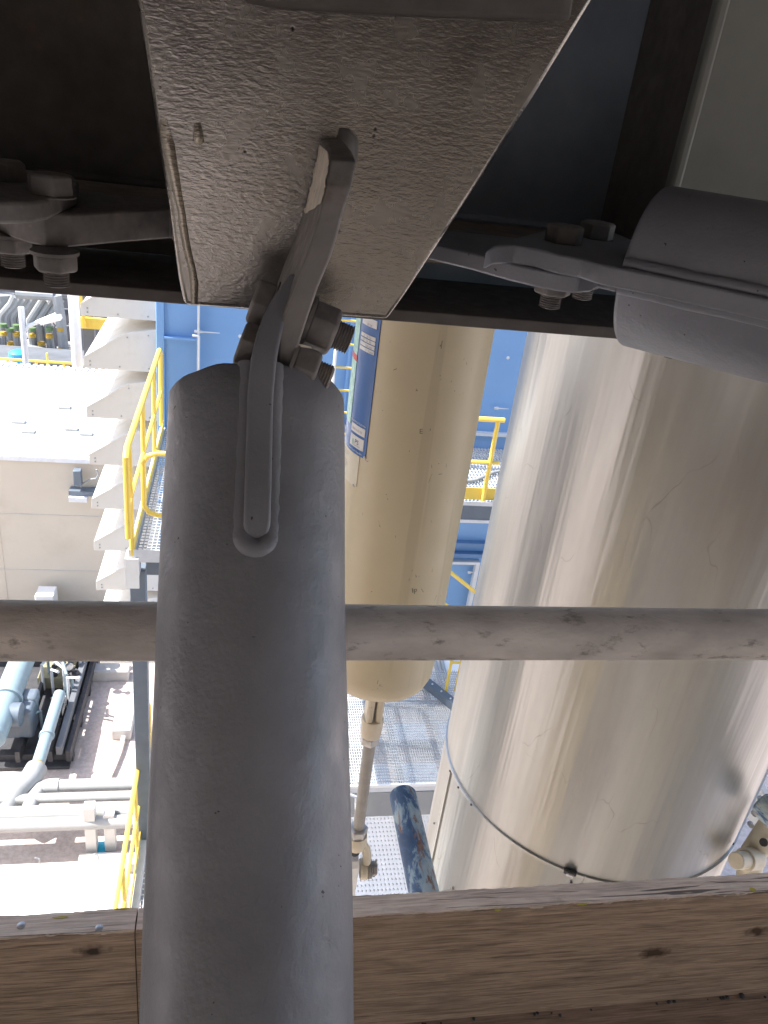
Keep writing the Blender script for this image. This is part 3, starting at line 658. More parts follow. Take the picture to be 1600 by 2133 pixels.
MB().tube([p-tt*.02+V(0,0,-.05), p-tt*.012+V(0, 0, .02), p+tt*.03+V(0, 0, -.05)], .003, 6).build('tag_frame', M['rod'], t)

# ------------------------------------------------------------------ yellow handrails helper
def railing(name_label, pts, h=1.1, posts=(), mid=(.55,), r=.024, toe=None, group='yellow handrails', ends=()):
    t = thing('handrail', tuple(pts[0]), name_label, 'railing', group)
    MB().tube([Vector(p)+V(0, 0, h) for p in pts], r).build('top_rail', M['yellow'], t)
    for m in mid: MB().tube([Vector(p)+V(0, 0, h*m) for p in pts], r*.8).build('mid_rail', M['yellow'], t)
    for p in posts: MB().cyl(Vector(p), Vector(p)+V(0, 0, h), r*1.0, n=12).build('post', M['yellow'], t)
    return t
def grating(label, x0, x1, y0, y1, z, px, py, bar=.006, hb=.03, nm='grating_platform', mat='grat', frame_=True, kind=None, cross=.006, th=.07):
    t = thing(nm, ((x0+x1)/2, (y0+y1)/2, z-.1), label, 'platform')
    g_ = MB(); x = x0
    while x < x1: g_.box((x, y0, z-hb), (x+bar, y1, z)); x += px
    y = y0
    while y < y1: g_.box((x0, y, z-.010), (x1, y+cross, z-.0015)); y += py
    g_.build('grating', M[mat], t, smooth=30)
    if frame_:
        MB().box((x0-.01, y0-.012, z-.12), (x1+.01, y0-.002, z+.015)).build('edge_bar', M['ltsteel'], t)
    return t

# left walkway z=10
t = grating('narrow steel grating walkway beside the blue casing, far left of the brace', -.88, 1.3, 6.72, 9.74, 10, .042, .06, .007, .03, 'walkway', cross=.010)
MB().box((-.95, 6.70, 9.93), (-.885, 9.75, 10.02)).build('side_channel', M['ltsteel'], t)
MB().box((-.80, 6.74, 9.72), (1.3, 6.84, 9.92)).build('cross_beam', M['steelblue'], t)
MB().box((-.985, 6.70, 9.72), (-.86, 6.86, 9.93)).build('end_plate', M['ltsteel'], t)
MB().box((-.985, 6.68, 9.60), (-.86, 6.699, 9.93)).build('gusset', M['white'], t)
def rl(x, y, z): return V(x, y, z)
hr = thing('handrail', (-.92, 6.7, 10), 'yellow handrail along the left side of the upper walkway, rising steeply in view', 'railing', 'yellow handrails')
MB().tube([V(-.92, 6.52, 10.0+.25), V(-.92, 6.52, 11.05), V(-.92, 6.60, 11.1), V(-.92, 9.5, 11.1), V(-.92, 9.62, 11.02), V(-.92, 9.62, 10.1)], .028).build('top_rail', M['yellow'], hr)
MB().tube([V(-.92, 6.55, 10.55), V(-.92, 9.6, 10.55)], .021).build('mid_rail', M['yellow'], hr)
MB().beam(V(-.90, 6.7, 10.08), V(-.90, 9.7, 10.08), .008, .12).build('toe_plate', M['yellow'], hr)
for y in (6.72, 7.75, 8.8): MB().cyl(V(-.92, y, 9.95), V(-.92, y, 11.1), .024, n=12).build('post', M['yellow'], hr)
hr = thing('handrail', (-.80, 6.72, 10), 'yellow rounded gate rail across the near end of the upper walkway', 'railing', 'yellow handrails')
pz = lambda z, x: V(x, 6.69, z)
MB().tube([pz(11.02, .3), pz(11.02, -.68), pz(10.99, -.76), pz(10.92, -.80), pz(10.50, -.80), pz(10.43, -.76), pz(10.40, -.68), pz(10.40, .3)], .024).build('rail_loop', M['yellow'], hr)
MB().cyl(V(.2, 6.69, 9.95), V(.2, 6.69, 11.02), .024, n=12).build('post', M['yellow'], hr)

# column under the left walkway
t = thing('support_column', (-.89, 6.8, 0), 'dark blue grey square column under the corner of the upper walkway', 'column')
MB().box((-.965, 6.80, .02), (-.818, 6.95, 9.72)).build('shaft', M['steelblue'], t, bevel=.004)
MB().box((-1.05, 6.72, 0), (-.73, 7.03, .02)).build('base_plate', M['steelblue'], t)

# lower left walkway z=6
t = grating('lower grating walkway seen beside the bottom left of the brace', -.86, .6, 3.9, 6.78, 6, .040, .07, .007, .03, 'walkway', cross=.010)
MB().box((-.93, 3.9, 5.9), (-.868, 6.78, 6.03)).build('side_channel', M['ltsteel'], t)
hr = thing('handrail', (-.95, 5.5, 6), 'yellow handrail of the lower walkway, seen end on beside the column foot', 'railing', 'yellow handrails')
MB().tube([V(-.95, 3.9, 7.1), V(-.95, 7.9, 7.1), V(-.95, 8.0, 7.0), V(-.95, 8.0, 6.0)], .026).build('top_rail', M['yellow'], hr)
MB().tube([V(-.95, 3.9, 6.55), V(-.95, 8.0, 6.55)], .021).build('mid_rail', M['yellow'], hr)
MB().beam(V(-.94, 3.9, 6.09), V(-.94, 8.0, 6.09), .008, .12).build('toe_plate', M['yellow'], hr)
for y in (4.6, 5.6, 6.6, 7.6): MB().cyl(V(-.95, y, 5.95), V(-.95, y, 7.1), .022, n=12).build('post', M['yellow'], hr)
hr = thing('handrail', (-.75, 8.5, 4), 'yellow stair handrail glimpsed between the column and the brace', 'railing', 'yellow handrails')
MB().tube([V(-.72, 7.2, 6.4), V(-.74, 8.2, 7.0), V(-.76, 9.4, 7.9), V(-.8, 10.4, 8.0)], .026).build('top_rail', M['yellow'], hr)
for y, z in ((7.4, 6.5), (8.2, 7.0), (9.0, 7.6)): MB().cyl(V(-.74, y, 4.2), V(-.74, y, z), .022, n=12).build('post', M['yellow'], hr)

# ------------------------------------------------------------------ blue casing
t = thing('blue_casing', (3, 11, 6.9), 'tall flat blue painted steel boiler casing behind the walkways', 'casing')
MB().box((-.885, 9.8, 7.0), (9.5, 14.0, 15)).build('wall', M['blue'], t)
MB().box((-.985, 9.76, 7.0), (-.887, 9.95, 15)).build('corner_strip', M['blue'], t, bevel=.01)['label'] = 'paler corner strip'
for z in (11.186, 9.9, 12.6): MB().box((-.886, 9.72, z-.012), (-.50, 9.799, z+.012)).build('stiffener', M['blue'], t)
MB().box((-.50, 9.70, 10.3), (-.475, 9.799, 15)).build('joint_flange', M['ltsteel'], t)
MB().box((1.35, 9.74, 7.0), (1.38, 9.799, 19)).build('joint_flange', M['blue'], t)
for z in (8.45, 8.27): MB().box((1.4, 9.70, z-.03), (9.5, 9.799, z+.03)).build('stiffener', M['bluedk'], t)
MB().box((1.4, 9.72, 10.15), (9.5, 9.799, 10.19)).build('stiffener', M['ltsteel'], t)
MB().box((1.39, 9.69, 9.78), (9.5, 9.7995, 9.87)).build('base_rail', M['bluedk'], t)
MB().box((1.39, 9.68, 9.873), (9.5, 9.7992, 9.90)).build('ledge', M['ltsteel'], t)
MB().box((3.545, 9.70, 7.0), (3.60, 9.7985, 8.16)).box((2.9, 9.70, 8.12), (3.544, 9.7985, 8.16)).build('door_frame', M['ltsteel'], t)
def stud(x, y, L=.14, d=V(1, 0, 0)):
    p = onY(x, y, 9.74); b = MB().lathe(p, d, [(0, .018), (L*.2, .022), (L*.35, .010), (L, .004)], 12).build('bolt', M['ltsteel'], t); return b
stud(405, 690, .3); stud(500, 700, .02, V(0, -1, 0)); stud(1058, 745, .03, V(0, -1, 0)); stud(1005, 747, .1); stud(1030, 850, .2); stud(975, 1192, .16)
p = onY(415, 700, 9.69); MB().cyl(p, p+V(0, 0, -.5), .012, n=10).cyl(p, p+V(-.08, 0, 0), .014, n=10).build('tie_rod', M['ltsteel'], t)
# ladder
ld = thing('ladder', (1.2, 9.3, 9), 'pale orange ladder rails and rungs in front of the blue casing beside the spring can', 'ladder')
for x in (1.135, 1.56): MB().tube([V(x, 9.3, 9.0), V(x, 9.3, 14.5)], .020).build('stile', M['white'], ld)
z = 9.1
while z < 14: MB().cyl(V(1.135, 9.3, z), V(1.56, 9.3, z), .014, n=8).build('rung', M['yellow'], ld); z += .286
# thin pipe lower
MB()

# right platform z=10
t = grating('sunlit grating platform between the spring can and the duct', 1.75, 5.5, 8.0, 9.66, 10, .045, .09, .010, .03, cross=.012)
MB().box((1.74, 7.985, 9.78), (5.5, 8.10, 9.96)).build('front_beam', M['steelblue'], t)
MB().box((1.74, 7.975, 9.74), (5.5, 8.12, 9.778)).build('bottom_flange', M['ltsteel'], t)
hr = thing('handrail', (2.8, 8.03, 10), 'yellow handrail on the platform between the spring can and the duct', 'railing', 'yellow handrails')
MB().tube([V(1.8, 8.03, 11.02), V(2.93, 8.03, 11.02)], .028).build('top_rail', M['yellow'], hr)
MB().tube([V(1.8, 8.03, 10.5), V(2.97, 8.03, 10.5)], .022).build('mid_rail', M['yellow'], hr)
for x in (1.85, 2.86): MB().cyl(V(x, 8.03, 9.99), V(x, 8.03, 11.02), .026, n=12).build('post', M['yellow'], hr)
MB().beam(V(1.8, 8.05, 10.09), V(5.4, 8.05, 10.09), .01, .15).build('toe_plate', M['yellow'], hr)
hs = thing('hose', (2.9, 8.6, 10), 'grey coiled hose lying on the sunlit platform', 'hose')
MB().tube([V(2.3, 8.5, 10.03), V(2.6, 8.45, 10.03), V(2.9, 8.55, 10.03), V(3.2, 8.8, 10.03), V(3.5, 8.95, 10.03)], .022).build('coil', M['pipegrey'], hs)
hr = thing('handrail', (3.3, 9.5, 7.4), 'yellow sloping stair rail low on the blue casing', 'railing', 'yellow handrails')
MB().tube([onY(905, 1165, 9.4), onY(992, 1235, 9.4)], .028).build('top_rail', M['yellow'], hr)
MB().tube([onY(905, 1240, 9.4), onY(992, 1310, 9.4)], .022).build('mid_rail', M['yellow'], hr)
MB().cyl(V(3.5, 9.4, 6.0), V(3.5, 9.4, 7.5), .022, n=10).build('post', M['yellow'], hr)

# ------------------------------------------------------------------ weather hoods
h0 = thing('weather_hood', (-1.44, 10, 10.66), '', 'hood', 'white weather hoods stacked up the intake')
prof = [V(-.99, 10, 11.231), V(-1.382, 10, 11.153), V(-1.876, 10, 10.81), V(-1.88, 10, 10.682), V(-.99, 10, 10.681)]
dz = 10.655-10.682
MB().prism([p+V(0, 0, dz) for p in prof], (0, 7.0, 0)).build('hood_shell', M['hood'], h0, bevel=.004)
sb = MB()
for x_, z_ in ((-1.80, 10.70), (-1.80, 10.75), (-1.45, 10.70), (-1.1, 10.70), (-1.1, 11.12), (-1.35, 11.08)): sb.cyl(V(x_, 9.992, z_+.0), V(x_, 10.0, z_), .010, n=8)
sb.build('rivet', M['pipegrey'], h0)
MB().prism([V(-1.876, 9.999, 10.80), V(-1.36, 9.999, 11.14), V(-1.36, 9.999, 11.115), V(-1.876, 9.999, 10.775)], (0, -.006, 0)).build('edge_fold', M['hood'], h0)
labs = ['topmost white saw tooth weather hood, cut off by the dark beam', 'second white weather hood from the beam, beside the blue corner', 'third white weather hood, its right end behind the handrail top',
        'fourth white weather hood, level with the roof edge behind', 'fifth white weather hood, beside the grey camera box', 'sixth white weather hood, beside the walkway grating', 'seventh white weather hood, just above the column head',
        'eighth white weather hood, behind the scaffold tube', 'lowest white weather hood, peeping out below the scaffold tube']
for k, lb in enumerate(labs):
    o = h0 if k == 1 else copy_tree(h0)
    o.location = V(-1.44, 10, 10.66+(1-k)*.655); o['label'] = lb
t = thing('intake_wall', (-.9, 10, 5.8), 'plain white back wall of the intake that carries the weather hoods', 'wall')
MB().box((-.989, 9.97, 5.6), (-.887, 17, 14)).build('wall_panel', M['hood'], t)
MB().box((-.886, 10.0, 5.6), (-.4, 14.0, 6.995)).build('underside', M['hood'], t)

# ------------------------------------------------------------------ beige building
t = thing('beige_building', (-7, 23, 0), 'low beige building with a blank wall and a flat white roof at the left', 'building')
MB().box((-13, 19.5, 0), (-.8, 26.4, 5.0)).build('wall', M['facade'], t)
for z_ in (1.7, 3.4): MB().box((-13, 19.488, z_), (-.8, 19.4985, z_+.02)).build('panel_joint', M['conc'], t)
for x_ in range(-12, -1, 3): MB().box((x_, 19.49, 0), (x_+.018, 19.499, 4.96)).build('panel_joint', M['facade'], t)
MB().box((-13.05, 19.44, 5.003), (-.75, 26.45, 5.13)).build('roof', M['roof'], t)
MB().box((-13.05, 19.42, 4.97), (-.75, 19.438, 5.09)).build('roof_edge', M['ltsteel'], t)
cb = MB()
for k in range(60): cb.box((-12.9+k*.2, 26.10, 5.133), (-12.8+k*.2, 26.42, 5.19))
cb.build('ridge_comb', M['ltsteel'], t)
for k in range(9):
    x = -11+k*1.05; MB().box((x, 19.6, 5.131), (x+.02, 26.0, 5.137)).build('roof_seam', M['conc'], t)
for x, y in [(135, 850), (60, 900), (150, 895), (180, 905), (40, 880)]:
    q = onZ(x, y, 5.13); MB().box((q.x-.16, q.y-.12, 5.131), (q.x+.16, q.y+.1, 5.19)).build('roof_clip', M['pipegrey'], t)
q = onY(164, 1020, 19.3)
t = thing('camera_box', tuple(q), 'small blue grey instrument box on a bracket on the beige wall, with a loose cable', 'camera')
z = q.z
c = onY(163, 993, 19.25); MB().box((c.x-.11, 19.15, c.z-.22), (c.x+.09, 19.35, c.z+.2)).build('housing', M['steelblue'], t, bevel=.02)
c = onY(172, 1024, 19.3); MB().box((c.x-.32, 19.2, c.z-.08), (c.x+.9, 19.48, c.z+.05)).build('bracket', M['steelblue'], t)
c = onY(165, 1034, 19.3); MB().box((c.x-.22, 19.1, c.z-.07), (c.x+.22, 19.45, c.z+.06)).build('bracket_foot', M['ltsteel'], t)
MB().tube([onY(x, y, 19.3) for x, y in [(168, 1014), (176, 1005), (190, 998), (200, 997), (205, 988), (201, 978)]], .025, 6).build('cable', M['pipegrey'], t)
q = onY(97, 1243, 19.0); MB()
o = MB().box((q.x-.25, 18.8, 0), (q.x+.22, 19.3, q.z+.15)).build('cabinet', M['white'], root=(q.x, 19.0, 0), bevel=.02); tag(o, 'small white cabinet at the foot of the beige wall just above the tube', 'cabinet')

# ------------------------------------------------------------------ pipe rack behind
t = thing('pipe_rack', (-9, 36, 0), 'dark steel pipe rack crowded with grey lagged pipes beyond the beige roof', 'pipe rack')
MB().box((-24, 44, 0), (-3, 44.5, 9.5)).build('back_panel', M['rackdark'], t)
Yr = 38
def rk(x, y, Y=Yr): return onY(x, y, Y)
for z in (3.4, 5.0, 6.6, 8.0): MB().box((-22, 39.2, z), (-3, 39.5, z+.25)).build('rack_beam', M['pipegrey' if z > 5 else 'rackdark'], t)
for x in (-13.5, -11.4, -9.3, -7.4, -5.5): MB().box((x-.12, 39.0, 0), (x+.12, 39.19, 9)).build('rack_post', M['pipegrey'], t)
def rpipe(pts, r, Y=Yr, mat='pipegrey'): MB().tube([rk(x, y, Y) for x, y in pts], r, 10).build('pipe', M[mat], t)
for i, (xt, xb) in enumerate([(4, 9), (16, 24), (29, 38), (44, 50)]):
    rpipe([(xt+28, 618), (xt+20, 634), (xt+2, 655), (xt, 664), (xb, 738)], .19)
for x, b_ in [(66, 100), (84, 118), (102, 128)]:
    rpipe([(x+26, 622), (x+18, 634), (x-4, 668), (x-2, 680), (x+6, 740)], .17, 37.4)
rpipe([(118, 615), (126, 660), (134, 742)], .22, 37.0); rpipe([(34, 612), (112, 617)], .2, 37.0); rpipe([(128, 612), (150, 614)], .2, 37.5); 
rpipe([(0, 640), (8, 625), (6, 612)], .5, 38.5); rpipe([(55, 724), (140, 738)], .16, 37.2); rpipe([(0, 700), (0, 735)], .2, 38)
for k in range(48):
    x = random.uniform(0, 150); y = random.uniform(640, 735); L_ = random.uniform(8, 26); a_ = random.choice([0, 0, 1.2, -1.0, .8])
    rpipe([(x, y), (x+L_*math.cos(a_), y+L_*math.sin(a_))], random.choice([.05, .08, .12]), random.uniform(38.2, 42), random.choice(['pipegrey', 'ltsteel', 'white', 'rackdark']))
fl = {'g': paint('flange_green', (.12, .2, .08)), 'o': paint('flange_orange', (.5, .3, .03))}
for x, y, c in [(7, 678, 'g'), (21, 687, 'g'), (34, 680, 'g'), (8, 695, 'o'), (34, 696, 'o'), (68, 686, 'g'), (68, 699, 'o'), (103, 685, 'g'), (103, 700, 'o'), (86, 716, 'o'), (127, 686, 'o'), (129, 728, 'o'), (22, 716, 'o')]:
    p = rk(x, y, 36.9); MB().cyl(p-V(0, 0, .08), p+V(0, 0, .08), .15, n=12).build('flange', fl[c], t)
t2 = thing('vessel_skid', (-9, 34, 0), 'dark process skid with white drums behind the yellow rail beyond the roof', 'skid')
MB().box((-16, 34.5, 0), (-5.2, 36.5, 2.6)).build('base_tank', M['rackdark'], t2)
for x, y in [(0, 783), (30, 786), (62, 783), (92, 790), (140, 795)]:
    p = onY(x, y, 34.0); MB().cyl(p-V(.6, 0, 0), p+V(.55, 0, 0), .30, n=14).build('drum', M['white'], t2)
for x, y, s_ in [(38, 800, .7), (108, 808, .7), (6, 775, .5)]:
    p = onY(x, y, 33.6); MB().box((p.x-s_, 33.5, p.z-.5), (p.x+s_, 34.2, p.z+.4)).build('casing_box', M['pipegrey'], t2, bevel=.1)
p = onY(40, 757, 33.2); o = MB().lathe(p-V(0, 0, .55), V(0, 0, 1), [(0, .2), (.05, .42), (.4, .46), (.65, .42), (.7, .36), (1.0, .36), (1.1, .2)], 14).build('valve_actuator', M['valveblue'], root=p); tag(o, 'bright blue valve actuator standing behind the yellow rail', 'valve')
p = onY(101, 775, 33.2); o = MB().lathe(p, V(0, 0, 1), [(0, .35), (.06, .36), (.12, .05), (.8, .04)], 14).build('valve_handwheel', M['yellow'], root=p); tag(o, 'small yellow valve handwheel behind the roof, right of the blue actuator', 'valve')
# far railing
hr = thing('handrail', (-9, 31.5, 4), 'thin yellow handrail along the far side of the white roof', 'railing', 'yellow handrails')
L0, L1 = onY(-60, 746, 31.5), onY(180, 759, 31.5)
MB().tube([V(L0.x, 31.5, L1.z), V(L1.x-.15, 31.5, L1.z), V(L1.x, 31.5, L1.z-.12), V(L1.x, 31.5, L1.z-.75)], .05).build('top_rail', M['yellow'], hr)
MB().tube([V(L0.x, 31.5, L1.z-.82), V(L1.x-.1, 31.5, L1.z-.82)], .04).build('mid_rail', M['yellow'], hr)
for x in (18, 77, 134, 167):
    p = onY(x, 770, 31.5); MB().cyl(V(p.x, 31.5, 2.5), V(p.x, 31.5, L1.z), .05, n=8).build('post', M['yellow'], hr)
# lamp post
t = thing('lamp_post', (-8.0, 29, 0), 'slim pale steel street lamp with a slanted arm behind the white roof', 'lamp')
b0 = onY(59, 808, 29); b1_ = onY(50, 640, 29)
MB().tube([V(b0.x, 29, 0), V(b0.x, 29, onY(52, 690, 29).z), V(b0.x, 29, onY(47, 640, 29).z)], .10, 10).build('pole', M['ltsteel'], t)
MB().tube([onY(53, 688, 29), onY(58, 680, 29), onY(85, 668, 29), onY(117, 655, 29)], .07, 10).build('arm', M['ltsteel'], t)
p = onY(106, 666, 29); MB().beam(p-V(.35, 0, .12), p+V(.35, 0, .12), .35, .16).build('lamp_head', M['white'], t, bevel=.04)
# tall white mast and neighbours
b0 = onY(164, 800, 30)
t = thing('white_mast', (b0.x, 30, 0), 'tall white round mast right of the lagged pipes', 'mast')
MB().cyl(V(b0.x, 30, 0), V(b0.x, 30, 11), .19, n=20).build('pole', M['white'], t)
MB().cyl(V(b0.x, 30, 11), V(b0.x, 30, 11.05), .24, n=20).build('cap', M['white'], t)
t = thing('steel_post', (-7, 33, 0), 'dark steel column with a yellow barrier arm left of the weather hoods', 'post')
p = onY(185, 700, 31); MB().box((p.x-.2, 31, 0), (p.x+.2, 31.3, 10)).build('shaft', M['rackdark'], t)
p = onY(190, 670, 30.8); MB().box((p.x-.7, 30.7, p.z-.25), (p.x+1.0, 30.9, p.z+.15)).build('barrier_arm', M['yellow'], t)
p = onY(171, 660, 30.6); MB().beam(p+V(-.1, 0, 1.6), p+V(.1, 0, -.4), .14, .1).build('barrier_bracket', M['yellow'], t)
t = thing('yard_ladder', (-6, 30, 0), 'small yellow ladder cage low beside the dark steel column', 'ladder')
p = onY(196, 785, 29.5); MB().tube([p+V(0, 0, -.9), p+V(0, 0, .9)], .05).build('stile', M['yellow'], t); MB().tube([p+V(.35, 0, -.9), p+V(.6, 0, .9)], .05).build('stile', M['yellow'], t)
for k in range(5): MB().cyl(p+V(0, 0, -.7+k*.35), p+V(.45, 0, -.7+k*.35), .035, n=6).build('rung', M['yellow'], t)

# ------------------------------------------------------------------ ground equipment at lower left
zb_ = 1.3
t = thing('pump_skid', (-3.9, 15.8, 0), 'pale blue grey pipes and dark valves on a black skid at the lower left', 'pump skid')
a0, a1 = onZ(47, 1380, 1.4), onZ(0, 1520, 1.4)
dd = (a0-a1)
MB().lathe(V(a1.x-.1, a1.y-.3, 1.4), V(0, 1, 0), [(0, .2), (.05, .28), (1.2, .28), (1.21, .33), (1.3, .33), (1.31, .28), (3.4, .28)], 28).build('main_pipe', M['ductblue'], t)
a0 = onZ(125, 1430, 1.0); a1 = onZ(84, 1592, 1.0)
MB().lathe(V((a0.x+a1.x)/2, a1.y, 1.0), V(0, 1, 0), [(0, .13), (.8, .13), (.81, .16), (.88, .16), (.89, .13), (2.2, .13)], 20).build('line_pipe', M['ductblue'], t)
ax_ = (a0.x+a1.x)/2
MB().cyl(V(ax_, a1.y-.02, 1.0), V(ax_, a1.y-.12, 1.0), .14, n=20).build('orange_band', fl['o'], t)
MB().tube([V(ax_, a1.y-.1, 1.0), V(ax_-.05, a1.y-.35, 1.0), V(ax_-.22, a1.y-.6, .95), V(ax_-.4, a1.y-.9, .7)], .22, 14).build('lagged_elbow', M['pipegrey'], t)
for x in (-4.45, -3.78, -3.40): MB().box((x-.05, 13.9, .25), (x+.05, 19, .55)).build('skid_rail', M['darkeq'], t)
MB().box((-3.62, 13.8, .55), (-3.50, 18.8, .78)).build('skid_rail', M['rackdark'], t)
for y in (14.1, 15.2, 16.3, 17.4): MB().box((-5.8, y, .05), (-3.35, y+.18, .28)).build('skid_cross', M['darkeq'], t)
MB().box((-6.2, 13.9, .02), (-3.4, 18.9, .1)).build('drip_tray', M['darkeq'], t)
MB().box((-4.55, 16.3, .3), (-3.75, 17.2, .62)).build('tray', paint('oily_tray', (.30, .28, .18)), t)
for x, y, z, s_ in [(-4.0, 17.5, 1.1, .20), (-3.7, 17.3, 1.2, .16), (-3.9, 16.9, 1.35, .14), (-3.55, 17.0, .95, .15), (-4.3, 17.3, 1.0, .16), (-3.6, 17.6, 1.5, .12)]:
    MB().lathe(V(x, y, z-.3), V(.1, 0, 1), [(0, s_*.5), (.08, s_), (.16, s_), (.18, s_*.4), (.36, s_*.4), (.4, s_*.9), (.46, s_*.9)], 12).build('valve', random.choice([M['darkeq'], M['ductblue'], M['rackdark']]), t)
for x, y, z, sx, sy, sz in [(-4.65, 14.7, .9, .45, .35, .4), (-5.0, 14.3, 1.1, .3, .3, .35), (-4.35, 14.9, 1.2, .18, .2, .15)]:
    MB().box((x-sx, y-sy, z-sz), (x+sx, y+sy, z+sz)).build('motor_housing', M['steelblue'], t, bevel=.08, seg=3)
MB().cyl(V(-4.75, 14.2, 1.35), V(-4.35, 14.2, 1.35), .26, n=20).build('motor', M['steelblue'], t, bevel=.02)
for k in range(34):
    x = random.uniform(-4.35, -3.5); y = random.uniform(16.2, 18.4); z = random.uniform(.7, 1.5); r_ = random.uniform(.05, .12)
    MB().lathe(V(x, y, z-.2), V(random.uniform(-.6, .6), random.uniform(-.4, .4), 1), [(0, r_*.6), (.05, r_), (.14, r_), (.16, r_*.45), (.3, r_*.4), (.31, r_*.9), (.35, r_*.9)], 9).build('valve', random.choice([M['darkeq'], M['darkeq'], M['rackdark'], M['ductblue'], M['ltsteel']]), t)
for k in range(14):
    x = random.uniform(-4.6, -3.6); y = random.uniform(14.2, 18.2); z = random.uniform(.6, 1.4)
    MB().tube([V(x, y, .3), V(x, y, z), V(x+random.uniform(-.4, .4), y+random.uniform(-.3, .3), z+.1)], .035, 8).build('small_line', random.choice([M['ltsteel'], M['darkeq'], M['ductblue']]), t)
p_ = thing('pipe_support_rack', (-3, 12.6, 0), 'row of parallel white pipes with a post running left to right across the yard', 'pipes')
xe = -1.2
for py, r_, xs in [(1637, .13, -3.35), (1662, .10, -7.0), (1693, .15, -7.0), (1716, .13, -7.0)]:
    q = onZ(120, py, .9); MB().cyl(V(xs, q.y, .9), V(xe, q.y, .9), r_, n=18).build('pipe', M['offwhite'], p_)
q = onZ(120, 1637, .9); MB().tube([V(-3.3, q.y, .9), V(-3.5, q.y, .9), V(-3.66, q.y-.05, .88), V(-3.74, q.y-.25, .85), V(-3.76, q.y-.6, .85)], .15, 14).build('elbow', M['offwhite'], p_)
q = onZ(193, 1690, .9); MB().box((q.x-.10, q.y-.35, 0), (q.x+.10, q.y-.15, 1.35)).build('post', M['hood'], p_)
MB().box((q.x+.25, q.y-.3, .1), (q.x+.45, q.y-.1, 1.1)).build('perforated_bracket', M['hood'], p_)
MB().box((q.x-.2, q.y-.75, 0), (q.x+.9, q.y-.45, .25)).build('plinth', M['conc'], p_)
for nm, x0, y0, x1, y1, lb in [('concrete_block', 184, 1400, 266, 1386, 'long pale concrete block just below the scaffold tube near the column'), ('concrete_block', 232, 1522, 275, 1484, 'squarish pale concrete block left of the dark column')]:
    a = onZ(x0, y0, .3); b = onZ(x1, y1, .3); o = MB().box((a.x, min(a.y, b.y), .0), (b.x+.05, max(a.y, b.y)+.1, .3)).build(nm, M['conc'], root=(a.x, a.y, 0), bevel=.02); tag(o, lb, 'block', 'concrete blocks in the yard')
o = MB().tube([onZ(x, y, .12) for x, y in [(262, 1520), (250, 1560), (238, 1590), (222, 1625)]], .05, 8).build('drain_pipe', M['white'], root=onZ(240, 1580, 0)); tag(o, 'thin white pipe lying slantwise on the paving left of the column', 'pipe')
o = MB().lathe(onZ(206, 1772, 0), V(0, 0, 1), [(0, .16), (.05, .18), (.12, .05)], 9).build('blue_rag', paint('cyan_plastic', (.02, .45, .70)), root=onZ(206, 1772, 0)); tag(o, 'small bright cyan plastic scrap beside the white post foot', 'scrap')
t = thing('white_roof_block', (-3.5, 7.3, 0), 'white flat topped enclosure at the lower left above the toe board', 'enclosure')
MB().box((-7.5, 5.0, 0), (-1.42, 9.0, 3.0)).build('housing', M['roof'], t, bevel=.01)
MB().box((-7.5, 8.78, 3.001), (-1.42, 8.9, 3.05)).build('roof_lip', M['roof'], t, bevel=.01)
for x, y in [(83, 1800), (205, 1792)]:
    q = onZ(x, y, 3.0); MB().tube([q, q+V(0, 0, .12), q+V(-.06, 0, .15)], .012, 8).build('hook', M['pipegrey'], t)
q = onZ(163, 1838, 3.002); MB().lathe(q, V(0, 0, 1), [(0, .10), (.006, .095)], 20).build('roof_plug', M['conc'], t)

# ------------------------------------------------------------------ centre lower grating and channel
t = grating('large shaded grating platform below the spring hanger can', .3, 4.3, 7.54, 9.9, 6, .033, .055, .0075, .025, cross=.012)
MB().box((.3, 7.50, 5.985), (4.3, 7.527, 6.03)).build('kerb_bar', M['white'], t)
MB().box((.3, 7.53, 5.42), (4.3, 7.58, 5.86)).build('front_channel', M['pipegrey'], t)
for x in (1.62, 2.30, 3.0): MB().box((x, 7.6, 5.6), (x+.10, 9.9, 5.9)).build('under_beam', M['ltsteel'], t)
for y in (8.35, 9.2): MB().box((.3, y, 5.55), (4.3, y+.12, 5.88)).build('under_beam', M['ltsteel'], t)
t2 = thing('diagonal_channel', (3.1, 9.3, 6), 'dark bolted diagonal steel channel behind the bottom of the spring can', 'beam')
a, b = onZ(850, 1392, 6.06), onZ(965, 1484, 6.06); MB().beam(a, b, .13, .12).build('channel', M['steelblue'], t2)
dn = (b-a).normalized()
for k in range(7): MB().lathe(a+dn*(.15+k*.2)+V(0, 0, .06), V(0, 0, 1), [(0, .016), (.012, .014)], 8).build('bolt', M['ltsteel'], t2)
hr = thing('handrail', (3.5, 9.8, 6), 'yellow post and rail end glimpsed just below the scaffold tube beside the duct', 'railing', 'yellow handrails')
p = onZ(927, 1447, 6.02); MB().cyl(p, p+V(0, 0, 1.1), .024, n=12).build('post', M['yellow'], hr)
MB().tube([p+V(0, 0, .62), p+V(.6, 0, .62)], .022).build('top_rail', M['yellow'], hr)
hs = thing('hose', (4, 11, 3), 'grey hoses looped on the white floor just right of the spring can base', 'hose')
o = MB().box((2.6, 10.0, 2.9), (8, 16, 3.0)).build('lit_ground_slab', M['roof'], root=(4, 12, 2.9)); tag(o, 'white slab standing in for sunlit ground far below beside the can base', 'roof')  # white slab in place of brightly lit ground
for off in (0, .35): MB().tube([onZ(x+off*40, y, 3.05) for x, y in [(905, 1372), (912, 1400), (918, 1425), (916, 1440), (900, 1436), (890, 1420)]], .05, 8).build('loop', M['pipegrey'], hs)
t = grating('white perforated walkway far below, beside the shackle', 1.4, 4.6, 8.4, 12.6, 1.0, .075, .11, .055, .02, mat='white', cross=.07, frame_=False)
